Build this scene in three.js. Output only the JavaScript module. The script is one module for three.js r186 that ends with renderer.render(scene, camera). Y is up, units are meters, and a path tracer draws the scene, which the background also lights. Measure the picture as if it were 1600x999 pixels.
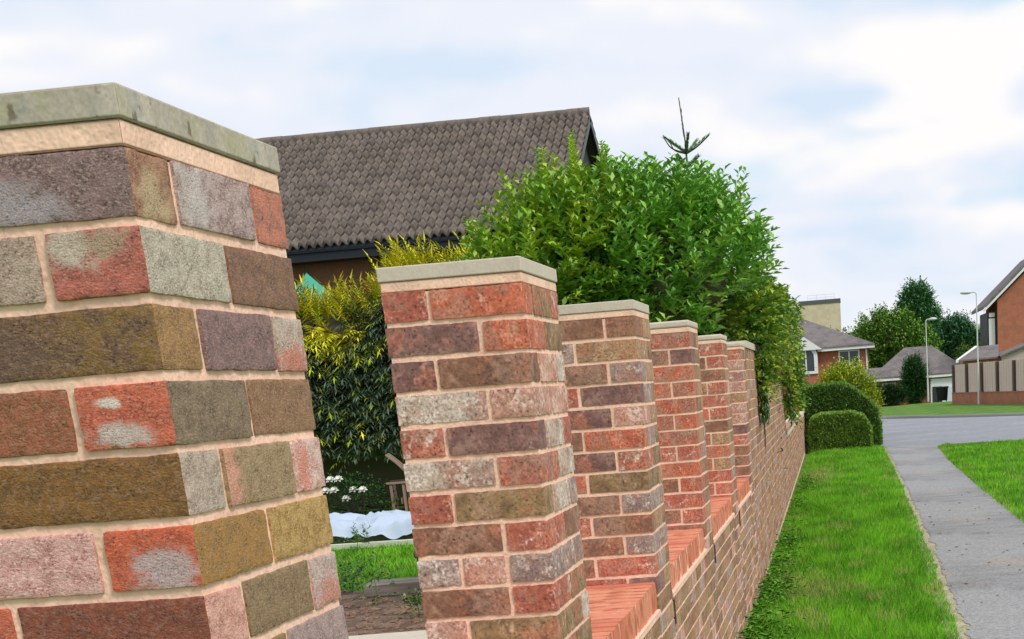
import * as THREE from 'three';
import { mergeGeometries, mergeVertices } from 'three/addons/utils/BufferGeometryUtils.js';
import { RoundedBoxGeometry } from 'three/addons/geometries/RoundedBoxGeometry.js';
import { createNoise2D, createNoise3D } from 'simplex-noise';

// ---------------------------------------------------------------- camera, sky, sun, exposure
const scene = new THREE.Scene();
const FOCAL = 2320.66, PPX = 1142.605, PPY = 1316.472;           // lens in photo pixels, the frame is the upper part of a taller picture
const camera = new THREE.PerspectiveCamera(2 * Math.atan(PPY / FOCAL) * 180 / Math.PI, PPX / PPY, 0.05, 6000);
camera.position.set(0.6983, 1.6025, 1.5774);
camera.rotation.order = 'YXZ';
camera.rotation.set(-0.2983, 0.0921, -0.0769);
camera.setViewOffset(2 * PPX, 2 * PPY, 0, 0, 1600, 999);
camera.updateProjectionMatrix(); camera.updateMatrixWorld(true);

function rng(seed) { let a = seed >>> 0; return () => { a = (a + 0x6D2B79F5) | 0; let t = Math.imul(a ^ (a >>> 15), 1 | a); t = (t + Math.imul(t ^ (t >>> 7), 61 | t)) ^ t; return ((t ^ (t >>> 14)) >>> 0) / 4294967296; }; }
const N2 = createNoise2D(rng(11)), N3 = createNoise3D(rng(12));
const clamp = (x, a = 0, b = 1) => Math.min(b, Math.max(a, x));
const sm = (a, b, x) => { const t = clamp((x - a) / (b - a)); return t * t * (3 - 2 * t); };
const lerp = (a, b, t) => a + (b - a) * t;
const mix3 = (a, b, t) => [lerp(a[0], b[0], t), lerp(a[1], b[1], t), lerp(a[2], b[2], t)];
function fbm3(x, y, z, o = 4) { let s = 0, a = 0.5, f = 1; for (let i = 0; i < o; i++) { s += a * N3(x * f, y * f, z * f); f *= 2.03; a *= 0.5; } return s; }
function fbm2(x, y, o = 4) { let s = 0, a = 0.5, f = 1; for (let i = 0; i < o; i++) { s += a * N2(x * f, y * f); f *= 2.03; a *= 0.5; } return s; }

// bright broken overcast, computed on a cloud layer so that it flattens towards the horizon
const SUN_DIR = new THREE.Vector3(0.62, 0.85, 0.50).normalize();
{
  const SKY = 0.675, W = 1600, H = 800, data = new Float32Array(W * H * 4);
  for (let j = 0; j < H; j++) {
    const el = (0.5 - (j + 0.5) / H) * Math.PI * -1;
    const sy = Math.sin(el), cy = Math.cos(el);
    for (let i = 0; i < W; i++) {
      const ph = ((i + 0.5) / W - 0.5) * 2 * Math.PI;
      const dx = Math.cos(ph) * cy, dz = Math.sin(ph) * cy;
      let c;
      const e = Math.max(sy, 0.0);
      const k = 1 / (e + 0.16);
      const px = dx * k, pz = dz * k;
      const warp = 0.35 * N3(px * 0.9, pz * 0.9, 4.1);
      const cover = fbm3(px * 0.75 + warp, pz * 0.75, e * 5.0, 5);                 // large sheets and gaps
      const lump = fbm3(px * 1.55 + 7.3, pz * 1.55 - warp, e * 8 + 2.0, 5);        // brighter billows
      const blue = mix3([0.60, 0.80, 0.95], [0.38, 0.66, 0.93], sm(0.1, 0.5, e));
      const white = [0.835, 0.875, 0.965];
      const gap = (q, s) => Math.exp(-((dx - q[0]) ** 2 + ((sy - q[1]) * 1.8) ** 2 + (dz - q[2]) ** 2) / (s * s));
      c = mix3(blue, white, sm(-0.66, -0.16, cover + 0.45 * gap([-0.3427, 0.2144, -0.9147], 0.16) - 0.75 * gap([0.1042, 0.1979, -0.9747], 0.045)));
      c = mix3(c, [1.02, 0.99, 0.975], 0.9 * sm(0.10, 0.5, lump + 0.5 * gap([0.0726, 0.1679, -0.9831], 0.06) + 0.4 * gap([0.0301, 0.1447, -0.9890], 0.04)));
      c = mix3(c, [0.63, 0.78, 0.95], 0.7 * sm(0.0, 0.45, -lump));
      c = mix3(c, [0.90, 0.91, 0.94], 0.6 * sm(0.09, 0.0, sy));
      if (sy < -0.01) c = [0.30, 0.31, 0.29];
      const o = (j * W + i) * 4;
      data[o] = c[0] * SKY; data[o + 1] = c[1] * SKY; data[o + 2] = c[2] * SKY; data[o + 3] = 1;
    }
  }
  const sky = new THREE.DataTexture(data, W, H, THREE.RGBAFormat, THREE.FloatType);
  sky.mapping = THREE.EquirectangularReflectionMapping; sky.magFilter = THREE.LinearFilter; sky.minFilter = THREE.LinearFilter;
  sky.colorSpace = THREE.LinearSRGBColorSpace; sky.needsUpdate = true;
  scene.background = sky; scene.environment = sky;
}
const sun = new THREE.DirectionalLight(new THREE.Color(1, 0.95, 0.88), 1.5);
sun.position.copy(SUN_DIR).multiplyScalar(60).add(new THREE.Vector3(0, 0, -10)); sun.target.position.set(0, 0, -10);
sun.castShadow = true; sun.shadow.radius = 28; sun.shadow.mapSize.set(4096, 4096);
Object.assign(sun.shadow.camera, { left: -40, right: 40, top: 40, bottom: -40, near: 1, far: 160 });
scene.add(sun, sun.target);
const renderer = new THREE.WebGLRenderer({ antialias: true });
renderer.toneMapping = THREE.LinearToneMapping; renderer.toneMappingExposure = 1.5;
renderer.shadowMap.enabled = true; renderer.shadowMap.type = THREE.PCFSoftShadowMap;

// ---------------------------------------------------------------- helpers
const taken = {};
function numbered(n) { const k = taken[n] = (taken[n] ?? -1) + 1; return k ? n + '_' + String(k).padStart(3, '0') : n; }
function mesh(name, geo, mat, parent = scene) { const m = new THREE.Mesh(geo, mat); m.name = parent === scene ? numbered(name) : name; parent.add(m); return m; }
function thing(name, label, category, pos = [0, 0, 0], turn = 0, group) {
  const o = new THREE.Group(); o.name = numbered(name); o.position.set(...pos); o.rotation.y = turn; scene.add(o);
  o.userData = { label, category, kind: 'thing' }; if (group) o.userData.group = group; return o;
}
function tag(o, label, category, group) { o.userData = { label, category }; if (group) o.userData.group = group; return o; }
function struct(name, geo, mat, label) { const m = mesh(name, geo, mat); m.userData = { kind: 'structure' }; if (label) m.userData.label = label; return m; }
const toLin = (v) => { v /= 255; return v <= 0.04045 ? v / 12.92 : Math.pow((v + 0.055) / 1.055, 2.4); };
const lin = (c, k = 1) => [toLin(c[0]) * k * 1.02, toLin(c[1]) * k * 0.985, toLin(c[2]) * k * 0.96];
const enc = (v) => { v = clamp(v); return Math.round(255 * (v <= 0.0031308 ? v * 12.92 : 1.055 * Math.pow(v, 1 / 2.4) - 0.055)); };
const col = (r, g, b) => new THREE.Color().setRGB(r, g, b);
const std = (o) => new THREE.MeshStandardMaterial({ roughness: 0.9, metalness: 0, ...o });
// tileable value noise
const LAT = new Float32Array(65536); { const r = rng(77); for (let i = 0; i < 65536; i++) LAT[i] = r() * 2 - 1; }
function vn(x, y, p, s) {
  const xi = Math.floor(x), yi = Math.floor(y), fx = x - xi, fy = y - yi, u = fx * fx * (3 - 2 * fx), v = fy * fy * (3 - 2 * fy);
  const x0 = ((xi % p) + p) % p, x1 = (x0 + 1) % p, y0 = ((yi % p) + p) % p, y1 = (y0 + 1) % p;
  const h = (a, b) => LAT[(a * 131 + b * 2749 + s * 7919) & 65535];
  return lerp(lerp(h(x0, y0), h(x1, y0), u), lerp(h(x0, y1), h(x1, y1), u), v);
}
function tf(u, v, p, s, o = 4, g = 0.55) { let r = 0, a = 1, t = 0; for (let i = 0; i < o; i++) { r += a * vn(u * p, v * p, p, s + i * 13); t += a; a *= g; p *= 2; } return r / t; }
function tex(W, H, fn, srgb = true, repeat = true) {
  const d = new Uint8Array(W * H * 4);
  for (let j = 0; j < H; j++) for (let i = 0; i < W; i++) {
    const c = fn((i + 0.5) / W, (j + 0.5) / H), o = (j * W + i) * 4;
    if (srgb) { d[o] = enc(c[0]); d[o + 1] = enc(c[1]); d[o + 2] = enc(c[2]); } else { d[o] = d[o + 1] = d[o + 2] = Math.round(255 * clamp(c)); }
    d[o + 3] = 255;
  }
  const t = new THREE.DataTexture(d, W, H); if (repeat) t.wrapS = t.wrapT = THREE.RepeatWrapping;
  t.magFilter = THREE.LinearFilter; t.minFilter = THREE.LinearMipmapLinearFilter; t.generateMipmaps = true;
  if (srgb) t.colorSpace = THREE.SRGBColorSpace; t.needsUpdate = true; return t;
}
function scaleUV(geo, su, sv = su) { const a = geo.attributes.uv; for (let i = 0; i < a.count; i++) a.setXY(i, a.getX(i) * su, a.getY(i) * sv); return geo; }
function boxUV(geo, s = 1, ou = 0, ov = 0) {             // uv in metres by the face's main axis
  const p = geo.attributes.position, n = geo.attributes.normal, uv = new Float32Array(p.count * 2);
  for (let i = 0; i < p.count; i++) {
    const ax = Math.abs(n.getX(i)), ay = Math.abs(n.getY(i)), az = Math.abs(n.getZ(i));
    let u, v; if (ay >= ax && ay >= az) { u = p.getX(i); v = p.getZ(i); } else if (ax >= az) { u = p.getZ(i); v = p.getY(i); } else { u = p.getX(i); v = p.getY(i); }
    uv[2 * i] = u * s + ou; uv[2 * i + 1] = v * s + ov;
  }
  geo.setAttribute('uv', new THREE.BufferAttribute(uv, 2)); return geo;
}
function box(x0, x1, y0, y1, z0, z1, s = 1) { const g = new THREE.BoxGeometry(x1 - x0, y1 - y0, z1 - z0); g.translate((x0 + x1) / 2, (y0 + y1) / 2, (z0 + z1) / 2); return boxUV(g, s); }
function smoothNormals(g) {
  const p = g.attributes.position, idx = g.index, map = new Map(), id = new Int32Array(p.count), acc = [];
  for (let i = 0; i < p.count; i++) { const k = Math.round(p.getX(i) * 2e4) + ',' + Math.round(p.getY(i) * 2e4) + ',' + Math.round(p.getZ(i) * 2e4); let v = map.get(k); if (v === undefined) { v = acc.length / 3; acc.push(0, 0, 0); map.set(k, v); } id[i] = v; }
  const a = new THREE.Vector3(), b = new THREE.Vector3(), c = new THREE.Vector3();
  for (let i = 0; i < idx.count; i += 3) {
    const i0 = idx.getX(i), i1 = idx.getX(i + 1), i2 = idx.getX(i + 2);
    a.fromBufferAttribute(p, i0); b.fromBufferAttribute(p, i1).sub(a); c.fromBufferAttribute(p, i2).sub(a); b.cross(c);
    for (const q of [i0, i1, i2]) { const k = id[q] * 3; acc[k] += b.x; acc[k + 1] += b.y; acc[k + 2] += b.z; }
  }
  const n = g.attributes.normal; for (let i = 0; i < p.count; i++) { const k = id[i] * 3; a.set(acc[k], acc[k + 1], acc[k + 2]).normalize(); n.setXYZ(i, a.x, a.y, a.z); }
  return g;
}

function joined(name, pieces, parent) {                    // many small pieces of several materials as one part of kind stuff
  if (!pieces.length) return; const by = new Map(); for (const [g, m, M] of pieces) { const q = g.clone(); if (M) q.applyMatrix4(M); for (const k of Object.keys(q.attributes)) if (!['position', 'normal', 'uv'].includes(k)) q.deleteAttribute(k); if (!by.has(m)) by.set(m, []); by.get(m).push(q); }
  const o = mesh(name, mergeGeometries([...by.values()].map((l) => mergeGeometries(l)), true), [...by.keys()], parent); o.userData.kind = 'stuff'; return o;
}
// ---------------------------------------------------------------- materials
const GAIN = 1.2;                                        // photo tone of a wall in open shade -> base colour
// brick skins: three tones, fine speckle, mineral bloom
function skin(tones, s, bloom = 0.25, bloomCol = [205, 195, 186]) {
  const warm = tones[0][0] > 1.5 * tones[0][1], cross = lin(warm ? [140, 112, 98] : [172, 106, 84], GAIN);
  const T = tones.map((t) => { const l = lin(t, GAIN), y = 0.3 * l[0] + 0.6 * l[1] + 0.1 * l[2]; return mix3(mix3(l, [y * 1.1, y, y * 0.92], 0.05), lin([156, 112, 92], GAIN), 0.14); }), wx = lin([158, 130, 114], GAIN), bc = lin(bloomCol, GAIN);
  return tex(512, 512, (u, v) => {
    const a = tf(u, v, 5, s, 3), b = tf(u, v * 0.5 * 2, 13, s + 5, 3), f = tf(u, v, 90, s + 9, 2, 0.7), g = tf(u, v, 38, s + 21, 3);
    let c = mix3(T[0], T[1], sm(-0.35, 0.35, a + 0.5 * g));
    c = mix3(c, T[2], 0.75 * sm(0.08, 0.45, b + 0.5 * f));
    c = mix3(c, cross, (warm ? 0.5 : 0.55) * sm(0.12, 0.36, tf(u, v, 6, s + 80, 4) + 0.3 * g));
    c = mix3(c, wx, 0.42 * sm(-0.02, 0.4, tf(u, v, 7, s + 60, 4) + 0.25 * g));
    c = mix3(c, bc, 0.7 * sm(0.46 - bloom, 1.0 - bloom, tf(u, v, 7, s + 40, 5, 0.7) + 0.45 * g + 0.25 * f));
    const k = 1 + 0.42 * f + 0.2 * g; c = [c[0] * k, c[1] * k, c[2] * k];
    if (f < -0.5) c = mix3(c, [c[0] * 0.5, c[1] * 0.48, c[2] * 0.46], sm(-0.5, -0.75, f));
    return c;
  });
}
const brickBump = tex(512, 512, (u, v) => 0.5 + 0.36 * tf(u, v, 60, 301, 3, 0.65) + 0.2 * tf(u, v, 18, 310, 3), false);
const SKINS = {
  R: skin([[182, 96, 74], [156, 82, 66], [198, 122, 98]], 1, 0.16), O: skin([[192, 100, 70], [172, 86, 62], [206, 132, 104]], 3, 0.05, [205, 160, 140]),
  B: skin([[126, 88, 68], [142, 102, 78], [102, 72, 60]], 5, 0.1, [170, 140, 120]), D: skin([[112, 82, 80], [128, 94, 90], [92, 68, 66]], 7, 0.08, [170, 155, 152]),
  M: skin([[154, 136, 130], [130, 110, 108], [182, 166, 158]], 9, 0.2), L: skin([[126, 102, 68], [144, 118, 80], [104, 84, 58]], 15, 0.05, [180, 165, 140]),
  P: skin([[188, 174, 160], [164, 138, 126], [206, 196, 186]], 17, 0.3), T: skin([[164, 130, 94], [144, 110, 80], [182, 150, 116]], 19, 0.08), K: skin([[196, 148, 132], [176, 122, 106], [208, 180, 168]], 23, 0.3),
};
const BRICK = {}; for (const k in SKINS) { for (const t of [SKINS[k]]) { t.repeat.set(2.2, 2.2); } BRICK[k] = std({ map: SKINS[k], bumpMap: brickBump, bumpScale: 0.0022, roughness: 0.93 }); }
brickBump.repeat.set(2.2, 2.2);
const mortarTex = tex(512, 512, (u, v) => { const c = lin([226, 190, 168], GAIN), k = 1 + 0.10 * tf(u, v, 8, 61, 4) + 0.10 * tf(u, v, 80, 66, 2); let d = mix3(c, lin([212, 176, 154], GAIN), 0.6 * sm(0.0, 0.5, tf(u, v, 5, 71, 4))); const sp = tf(u, v, 110, 74, 2, 0.8); if (sp > 0.5) d = mix3(d, lin([176, 146, 124], GAIN), 0.5 * sm(0.5, 0.75, sp)); return [d[0] * k, d[1] * k, d[2] * k]; });
const mortarBump = tex(512, 512, (u, v) => 0.5 + 0.3 * tf(u, v, 100, 81, 2) + 0.25 * tf(u, v, 14, 85, 3), false);
mortarTex.repeat.set(2, 2); mortarBump.repeat.set(2, 2);
const MORTAR = std({ map: mortarTex, bumpMap: mortarBump, bumpScale: 0.0022, roughness: 0.95 });
const concreteTex = tex(512, 512, (u, v) => {
  const n = tf(u, v, 5, 91, 5), f = tf(u, v, 90, 95, 2), l = tf(u, v, 9, 99, 5);
  let c = mix3(lin([158, 150, 137], 1.25), lin([178, 170, 157], 1.25), sm(-0.4, 0.4, n));
  c = mix3(c, lin([150, 148, 116], 1.25), 0.5 * sm(0.02, 0.4, l)); c = mix3(c, lin([134, 138, 130], 1.25), 0.4 * sm(0.12, 0.45, tf(u, v, 7, 120, 4)));
  c = mix3(c, lin([96, 84, 66], 1.2), 0.8 * sm(0.42, 0.6, tf(u, v, 12, 131, 4)));
  const k = 1 + 0.16 * f; return [c[0] * k, c[1] * k, c[2] * k];
});
concreteTex.repeat.set(3.1, 3.1);
const LICHEN = std({ map: concreteTex, bumpMap: brickBump, bumpScale: 0.001, roughness: 0.92 });
const cleanTex = tex(256, 256, (u, v) => { const c = lin([186, 177, 163], 1.2), k = 1 + 0.1 * tf(u, v, 6, 141, 4) + 0.08 * tf(u, v, 60, 144, 2); return [c[0] * k, c[1] * k, c[2] * k * 0.99]; });
cleanTex.repeat.set(3, 3);
const CONCRETE = std({ map: cleanTex, bumpMap: brickBump, bumpScale: 0.0008, roughness: 0.92 });
const copeTex = [0, 1, 2].map((q) => { const t = tex(256, 256, (u, v) => { const c = mix3(lin([[212, 134, 104], [202, 120, 90], [216, 144, 112]][q], 1.0), lin([178, 100, 74], 1.0), sm(0.0, 0.6, tf(u, v, 4, 151 + q, 4))); const k = 1 + 0.10 * tf(u, v, 50, 157 + q, 2); return [c[0] * k, c[1] * k, c[2] * k]; }); t.repeat.set(4, 4); return t; });
const COPE = copeTex.map((t) => std({ map: t, bumpMap: brickBump, bumpScale: 0.001, roughness: 0.85 }));

// ---------------------------------------------------------------- ground, path, road
function polyGeo(pts, y, scaleU = 1) {                    // flat polygon in xz, uv in metres
  const s = new THREE.Shape(pts.map(([x, z]) => new THREE.Vector2(x, -z))); const g = new THREE.ShapeGeometry(s);
  g.rotateX(-Math.PI / 2); g.translate(0, y, 0); const p = g.attributes.position, uv = g.attributes.uv;
  for (let i = 0; i < p.count; i++) uv.setXY(i, p.getX(i) * scaleU, p.getZ(i) * scaleU); return g;
}
const terrain = (x, z) => {
  let y = -1.7 * sm(-77, -96, z);
  const d = Math.hypot(x, z); if (d > 180) y += -4 * sm(180, 500, d) + 0 * x;
  return y;
};
const grassTex = tex(1024, 1024, (u, v) => {
  const a = tf(u, v, 6, 201, 5), f = tf(u, v, 160, 205, 2, 0.8), b = tf(u, v, 30, 211, 3);
  let c = mix3([0.075, 0.185, 0.012], [0.125, 0.265, 0.018], sm(-0.4, 0.4, a + 0.5 * b));
  c = mix3(c, [0.24, 0.28, 0.04], 0.7 * sm(0.2, 0.6, tf(u, v, 9, 223, 4)));
  const k = 1 + 0.45 * f; return [c[0] * k, c[1] * k, c[2] * k];
});
const grassBump = tex(512, 512, (u, v) => 0.5 + 0.4 * tf(u, v, 120, 231, 2, 0.8), false);
grassTex.repeat.set(0.33, 0.33); grassBump.repeat.set(0.7, 0.7);
const LAWN = std({ map: grassTex, bumpMap: grassBump, bumpScale: 0.03, roughness: 1 });
{
  const xs = [], zs = []; const lad = [0, 3, 6, 10, 15, 22, 30, 45, 60, 80, 110, 160, 240, 400, 800, 1600, 3200];
  for (const l of lad) { xs.push(l); if (l) xs.push(-l); } xs.sort((a, b) => a - b);
  for (let z = 60; z > -130; z -= 4) zs.push(z); for (const l of [130, 150, 190, 240, 320, 450, 700, 1200, 2200, 4000]) zs.push(-l);
  const pos = [], uv = [], idx = []; for (const z of zs) for (const x of xs) { pos.push(x, terrain(x, z), z); uv.push(x, z); }
  for (let j = 0; j + 1 < zs.length; j++) for (let i = 0; i + 1 < xs.length; i++) { const a = j * xs.length + i, b = a + 1, c = a + xs.length, d = c + 1; idx.push(a, b, c, b, d, c); }
  const g = new THREE.BufferGeometry(); g.setAttribute('position', new THREE.Float32BufferAttribute(pos, 3)); g.setAttribute('uv', new THREE.Float32BufferAttribute(uv, 2)); g.setIndex(idx); g.computeVertexNormals();
  struct('ground', g, LAWN);
}
{ // far hill with fields
  const g = new THREE.PlaneGeometry(2600, 500, 90, 20); g.rotateX(-Math.PI / 2); g.translate(300, 0, -1500); const p = g.attributes.position;
  for (let i = 0; i < p.count; i++) { const x = p.getX(i), z = p.getZ(i); p.setY(i, -8 + (52 + 10 * N2(x / 500, 3) + 4 * N2(x / 130, 9)) * sm(-1260, -1500, z) + 4 * N2(x / 200, z / 200)); }
  g.computeVertexNormals(); scaleUV(g, 30, 6);
  const t = tex(256, 256, (u, v) => { const a = tf(u, v, 5, 241, 3); return mix3([0.30, 0.36, 0.16], [0.13, 0.22, 0.09], sm(-0.1, 0.25, a)); }); t.repeat.set(0.2, 0.2);
  struct('hill', g, std({ map: t, roughness: 1 }));
}
// path
const pl = [[1.20, 4], [1.27, -3], [1.33, -7.6], [1.41, -12], [1.49, -19.6], [1.55, -28], [1.57, -33.2]], pr = [[2.60, 4], [2.57, -8], [2.56, -14.5], [2.57, -19.8], [2.62, -26], [2.74, -31.2], [3.1, -32.6]];
function along(list, z) { for (let i = 0; i + 1 < list.length; i++) if (z <= list[i][1] && z >= list[i + 1][1]) { const t = (list[i][1] - z) / (list[i][1] - list[i + 1][1]); return lerp(list[i][0], list[i + 1][0], t); } return z > list[0][1] ? list[0][0] : list[list.length - 1][0]; }
const rough = (list, amp, off, s) => { const o = []; const z1 = list[list.length - 1][1]; for (let z = list[0][1]; z > z1; z -= 0.06) o.push([along(list, z) + off + amp * (0.7 * N2(z * 1.3, s) + 0.6 * N2(z * 6, s + 3) + 0.4 * N2(z * 19, s + 8)), z]); o.push(list[list.length - 1]); return o; };
const asphaltTex = tex(1024, 1024, (u, v) => {
  const a = tf(u, v, 3, 251, 5), f = tf(u, v, 256, 255, 2, 0.8), st = vn(u * 5, v * 26, 5 * 26, 261) * 0.6 + vn(u * 9 + 3, v * 60, 540, 266) * 0.4;
  let c = mix3([0.225, 0.222, 0.222], [0.31, 0.305, 0.30], sm(-0.45, 0.45, a + 0.22 * st));
  c = mix3(c, [0.36, 0.285, 0.225], 0.5 * sm(0.1, 0.5, tf(u, v, 3, 271, 5)));
  c = mix3(c, [0.17, 0.165, 0.165], 0.6 * sm(0.25, 0.6, tf(u, v, 5, 277, 5)));
  const k = 1 + 0.38 * f; return [c[0] * k, c[1] * k, c[2] * k];
});
const asphaltBump = tex(512, 512, (u, v) => 0.5 + 0.45 * tf(u, v, 128, 281, 2, 0.7), false);
asphaltTex.repeat.set(0.25, 0.25); asphaltBump.repeat.set(1, 1);
const ASPHALT = std({ map: asphaltTex, bumpMap: asphaltBump, bumpScale: 0.006, roughness: 0.95 });
const dryTex = tex(512, 512, (u, v) => { const a = tf(u, v, 12, 291, 4), f = tf(u, v, 120, 295, 2); const c = mix3([0.46, 0.40, 0.27], [0.32, 0.30, 0.15], sm(-0.3, 0.4, a)); const k = 1 + 0.4 * f; return [c[0] * k, c[1] * k, c[2] * k]; });
dryTex.repeat.set(0.6, 0.6);
const DRY = std({ map: dryTex, bumpMap: grassBump, bumpScale: 0.015, roughness: 1 });
{
  const mk = (list, a, b, s) => { const L = rough(list, 0.02, a, s), Rr = rough(list, 0.03, b, s + 20).reverse(); return polyGeo([...L, ...Rr], 0.004); };
  struct('verge_edge', mk(pl, -0.05, 0.2, 1), DRY); struct('verge_edge', mk(pr, -0.12, 0.06, 5), DRY);
  struct('path', polyGeo([...rough(pl, 0.035, 0.09, 31), ...rough(pr, 0.03, -0.03, 37).reverse()], 0.008), ASPHALT);
}
const roadTex = tex(512, 512, (u, v) => { const a = tf(u, v, 3, 311, 5), f = tf(u, v, 128, 315, 2); const c = mix3([0.26, 0.265, 0.285], [0.345, 0.35, 0.365], sm(-0.35, 0.35, a)); const k = 1 + 0.22 * f; return [c[0] * k, c[1] * k, c[2] * k]; });
roadTex.repeat.set(0.1, 0.16);
const ROAD = std({ map: roadTex, bumpMap: asphaltBump, bumpScale: 0.006, roughness: 0.9 });
const farEdge = [[-40, -66], [-14, -60], [-2, -56.5], [2.1, -54.6], [4.2, -50.6], [6.35, -47], [9, -43.5], [14, -39], [24, -33], [44, -25]];
const nearEdge = [[44, -15], [24, -22.5], [14, -27.5], [8, -30.4], [4.6, -31.8], [3.5, -32.3], [2.9, -32.4], [1.56, -33.1], [1.5, -40], [0.4, -43], [-4, -46], [-14, -50], [-40, -55]];
struct('road', polyGeo([...farEdge, ...nearEdge], 0.004), ROAD);
{ // far kerb and raised lawn behind it
  const k = []; const curve = new THREE.CatmullRomCurve3(farEdge.map(([x, z]) => new THREE.Vector3(x, 0, z))); const P = curve.getPoints(120);
  const pos = [], idx = []; for (let i = 0; i < P.length; i++) { const a = P[i], t = curve.getTangent(i / 120), nx = t.z, nz = -t.x; const w = 0.13; pos.push(a.x, 0, a.z, a.x + nx * 0.01, 0.085, a.z + nz * 0.01, a.x + nx * w, 0.09, a.z + nz * w, a.x + nx * w, 0, a.z + nz * w); }
  for (let i = 0; i + 1 < P.length; i++) for (let q = 0; q < 3; q++) { const a = i * 4 + q, b = a + 1, c = a + 4, d = c + 1; idx.push(a, b, c, b, d, c); }
  const g = new THREE.BufferGeometry(); g.setAttribute('position', new THREE.Float32BufferAttribute(pos, 3)); g.setIndex(idx); g.computeVertexNormals(); 
  struct('kerb', g, std({ color: col(0.24, 0.24, 0.22), roughness: 0.9, side: THREE.DoubleSide }));
}

// ---------------------------------------------------------------- garden wall: pillars, low bays, coping
const H = 0.075, BH = 0.065, TOP = 1.89;                   // course, brick height, level of the uppermost bed
function brickGeo(lx, ly, lz, step, amp, seed, r = 0.004, uvo) {
  const n = (l) => Math.max(1, Math.round(l / step)); const g = new THREE.BoxGeometry(lx, ly, lz, n(lx), n(ly), n(lz)); const q = g.attributes.position;
  const s3 = seed * 3.17, hx = lx / 2 - r, hy = ly / 2 - r, hz = lz / 2 - r, flat = n(lx) * n(ly) * n(lz) <= 1;
  boxUV(g, 1, uvo ? uvo[0] : (seed * 0.3719) % 1, uvo ? uvo[1] : (seed * 0.6173) % 1);
  for (let i = 0; i < q.count; i++) {
    const x = q.getX(i), y = q.getY(i), z = q.getZ(i), cx = clamp(x, -hx, hx), cy = clamp(y, -hy, hy), cz = clamp(z, -hz, hz);
    let dx = x - cx, dy = y - cy, dz = z - cz; const l = Math.hypot(dx, dy, dz) || 1; dx /= l; dy /= l; dz /= l;
    let d = r; if (amp) { d += amp * (1.0 * N3(x * 17 + s3, y * 26, z * 17) + 0.45 * N3(x * 60, y * 95 + s3, z * 60) + 0.25 * N3(x * 140, y * 190, z * 140 + s3)); const e = (Math.abs(dx) > 0.3) + (Math.abs(dy) > 0.3) + (Math.abs(dz) > 0.3); if (e > 1) d -= amp * 1.5 * Math.max(0, N3(x * 40, y * 40 + s3, z * 40)); }
    q.setXYZ(i, cx + dx * d, cy + dy * d, cz + dz * d);
  }
  if (!flat) g.computeVertexNormals(); return g;
}
const geoCache = {};
function cachedBrick(lx, lz, step, amp, v) { const k = [lx.toFixed(4), lz.toFixed(4), step, v].join('|'); return geoCache[k] ??= brickGeo(lx, BH, lz, step, amp, 1 + v * 1.7, 0.0025); }
const wall = thing('garden_wall', 'multicoloured brick garden wall with six tall capped pillars and low bays of red coping bricks', 'brick wall');
const W3 = 0.3275, D3 = 0.44, LS = 0.215, LHd = 0.1025;
// bricks of a course: [x0, x1, z0 (front), z1 (back), slot]
const COURSE = {
  A: [[-W3, -W3 + LHd, 0, LS, 'FL'], [-LS, 0, 0, LHd, 'FR'], [-LHd, 0, 0.1125, 0.3275, 'RM'], [-LS, 0, D3 - LHd, D3, 'RB'], [-W3, -W3 + LHd, 0.225, D3, 'BL']],
  B: [[-W3, -W3 + LS, 0, LHd, 'FL'], [-LHd, 0, 0, LS, 'FR'], [-LHd, 0, 0.225, D3, 'RB'], [-W3, -W3 + LS, D3 - LHd, D3, 'BL'], [-W3, -W3 + LHd, 0.1125, 0.3275, 'LM']],
  C: [[-W3, -W3 + LHd, 0, LS, 'FL'], [-0.215, -0.1125, 0, LS, 'FM'], [-LHd, 0, 0, LS, 'FR'], [-LHd, 0, 0.225, D3, 'RB'], [-W3, -W3 + LHd, 0.225, D3, 'BL']],
};
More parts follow.
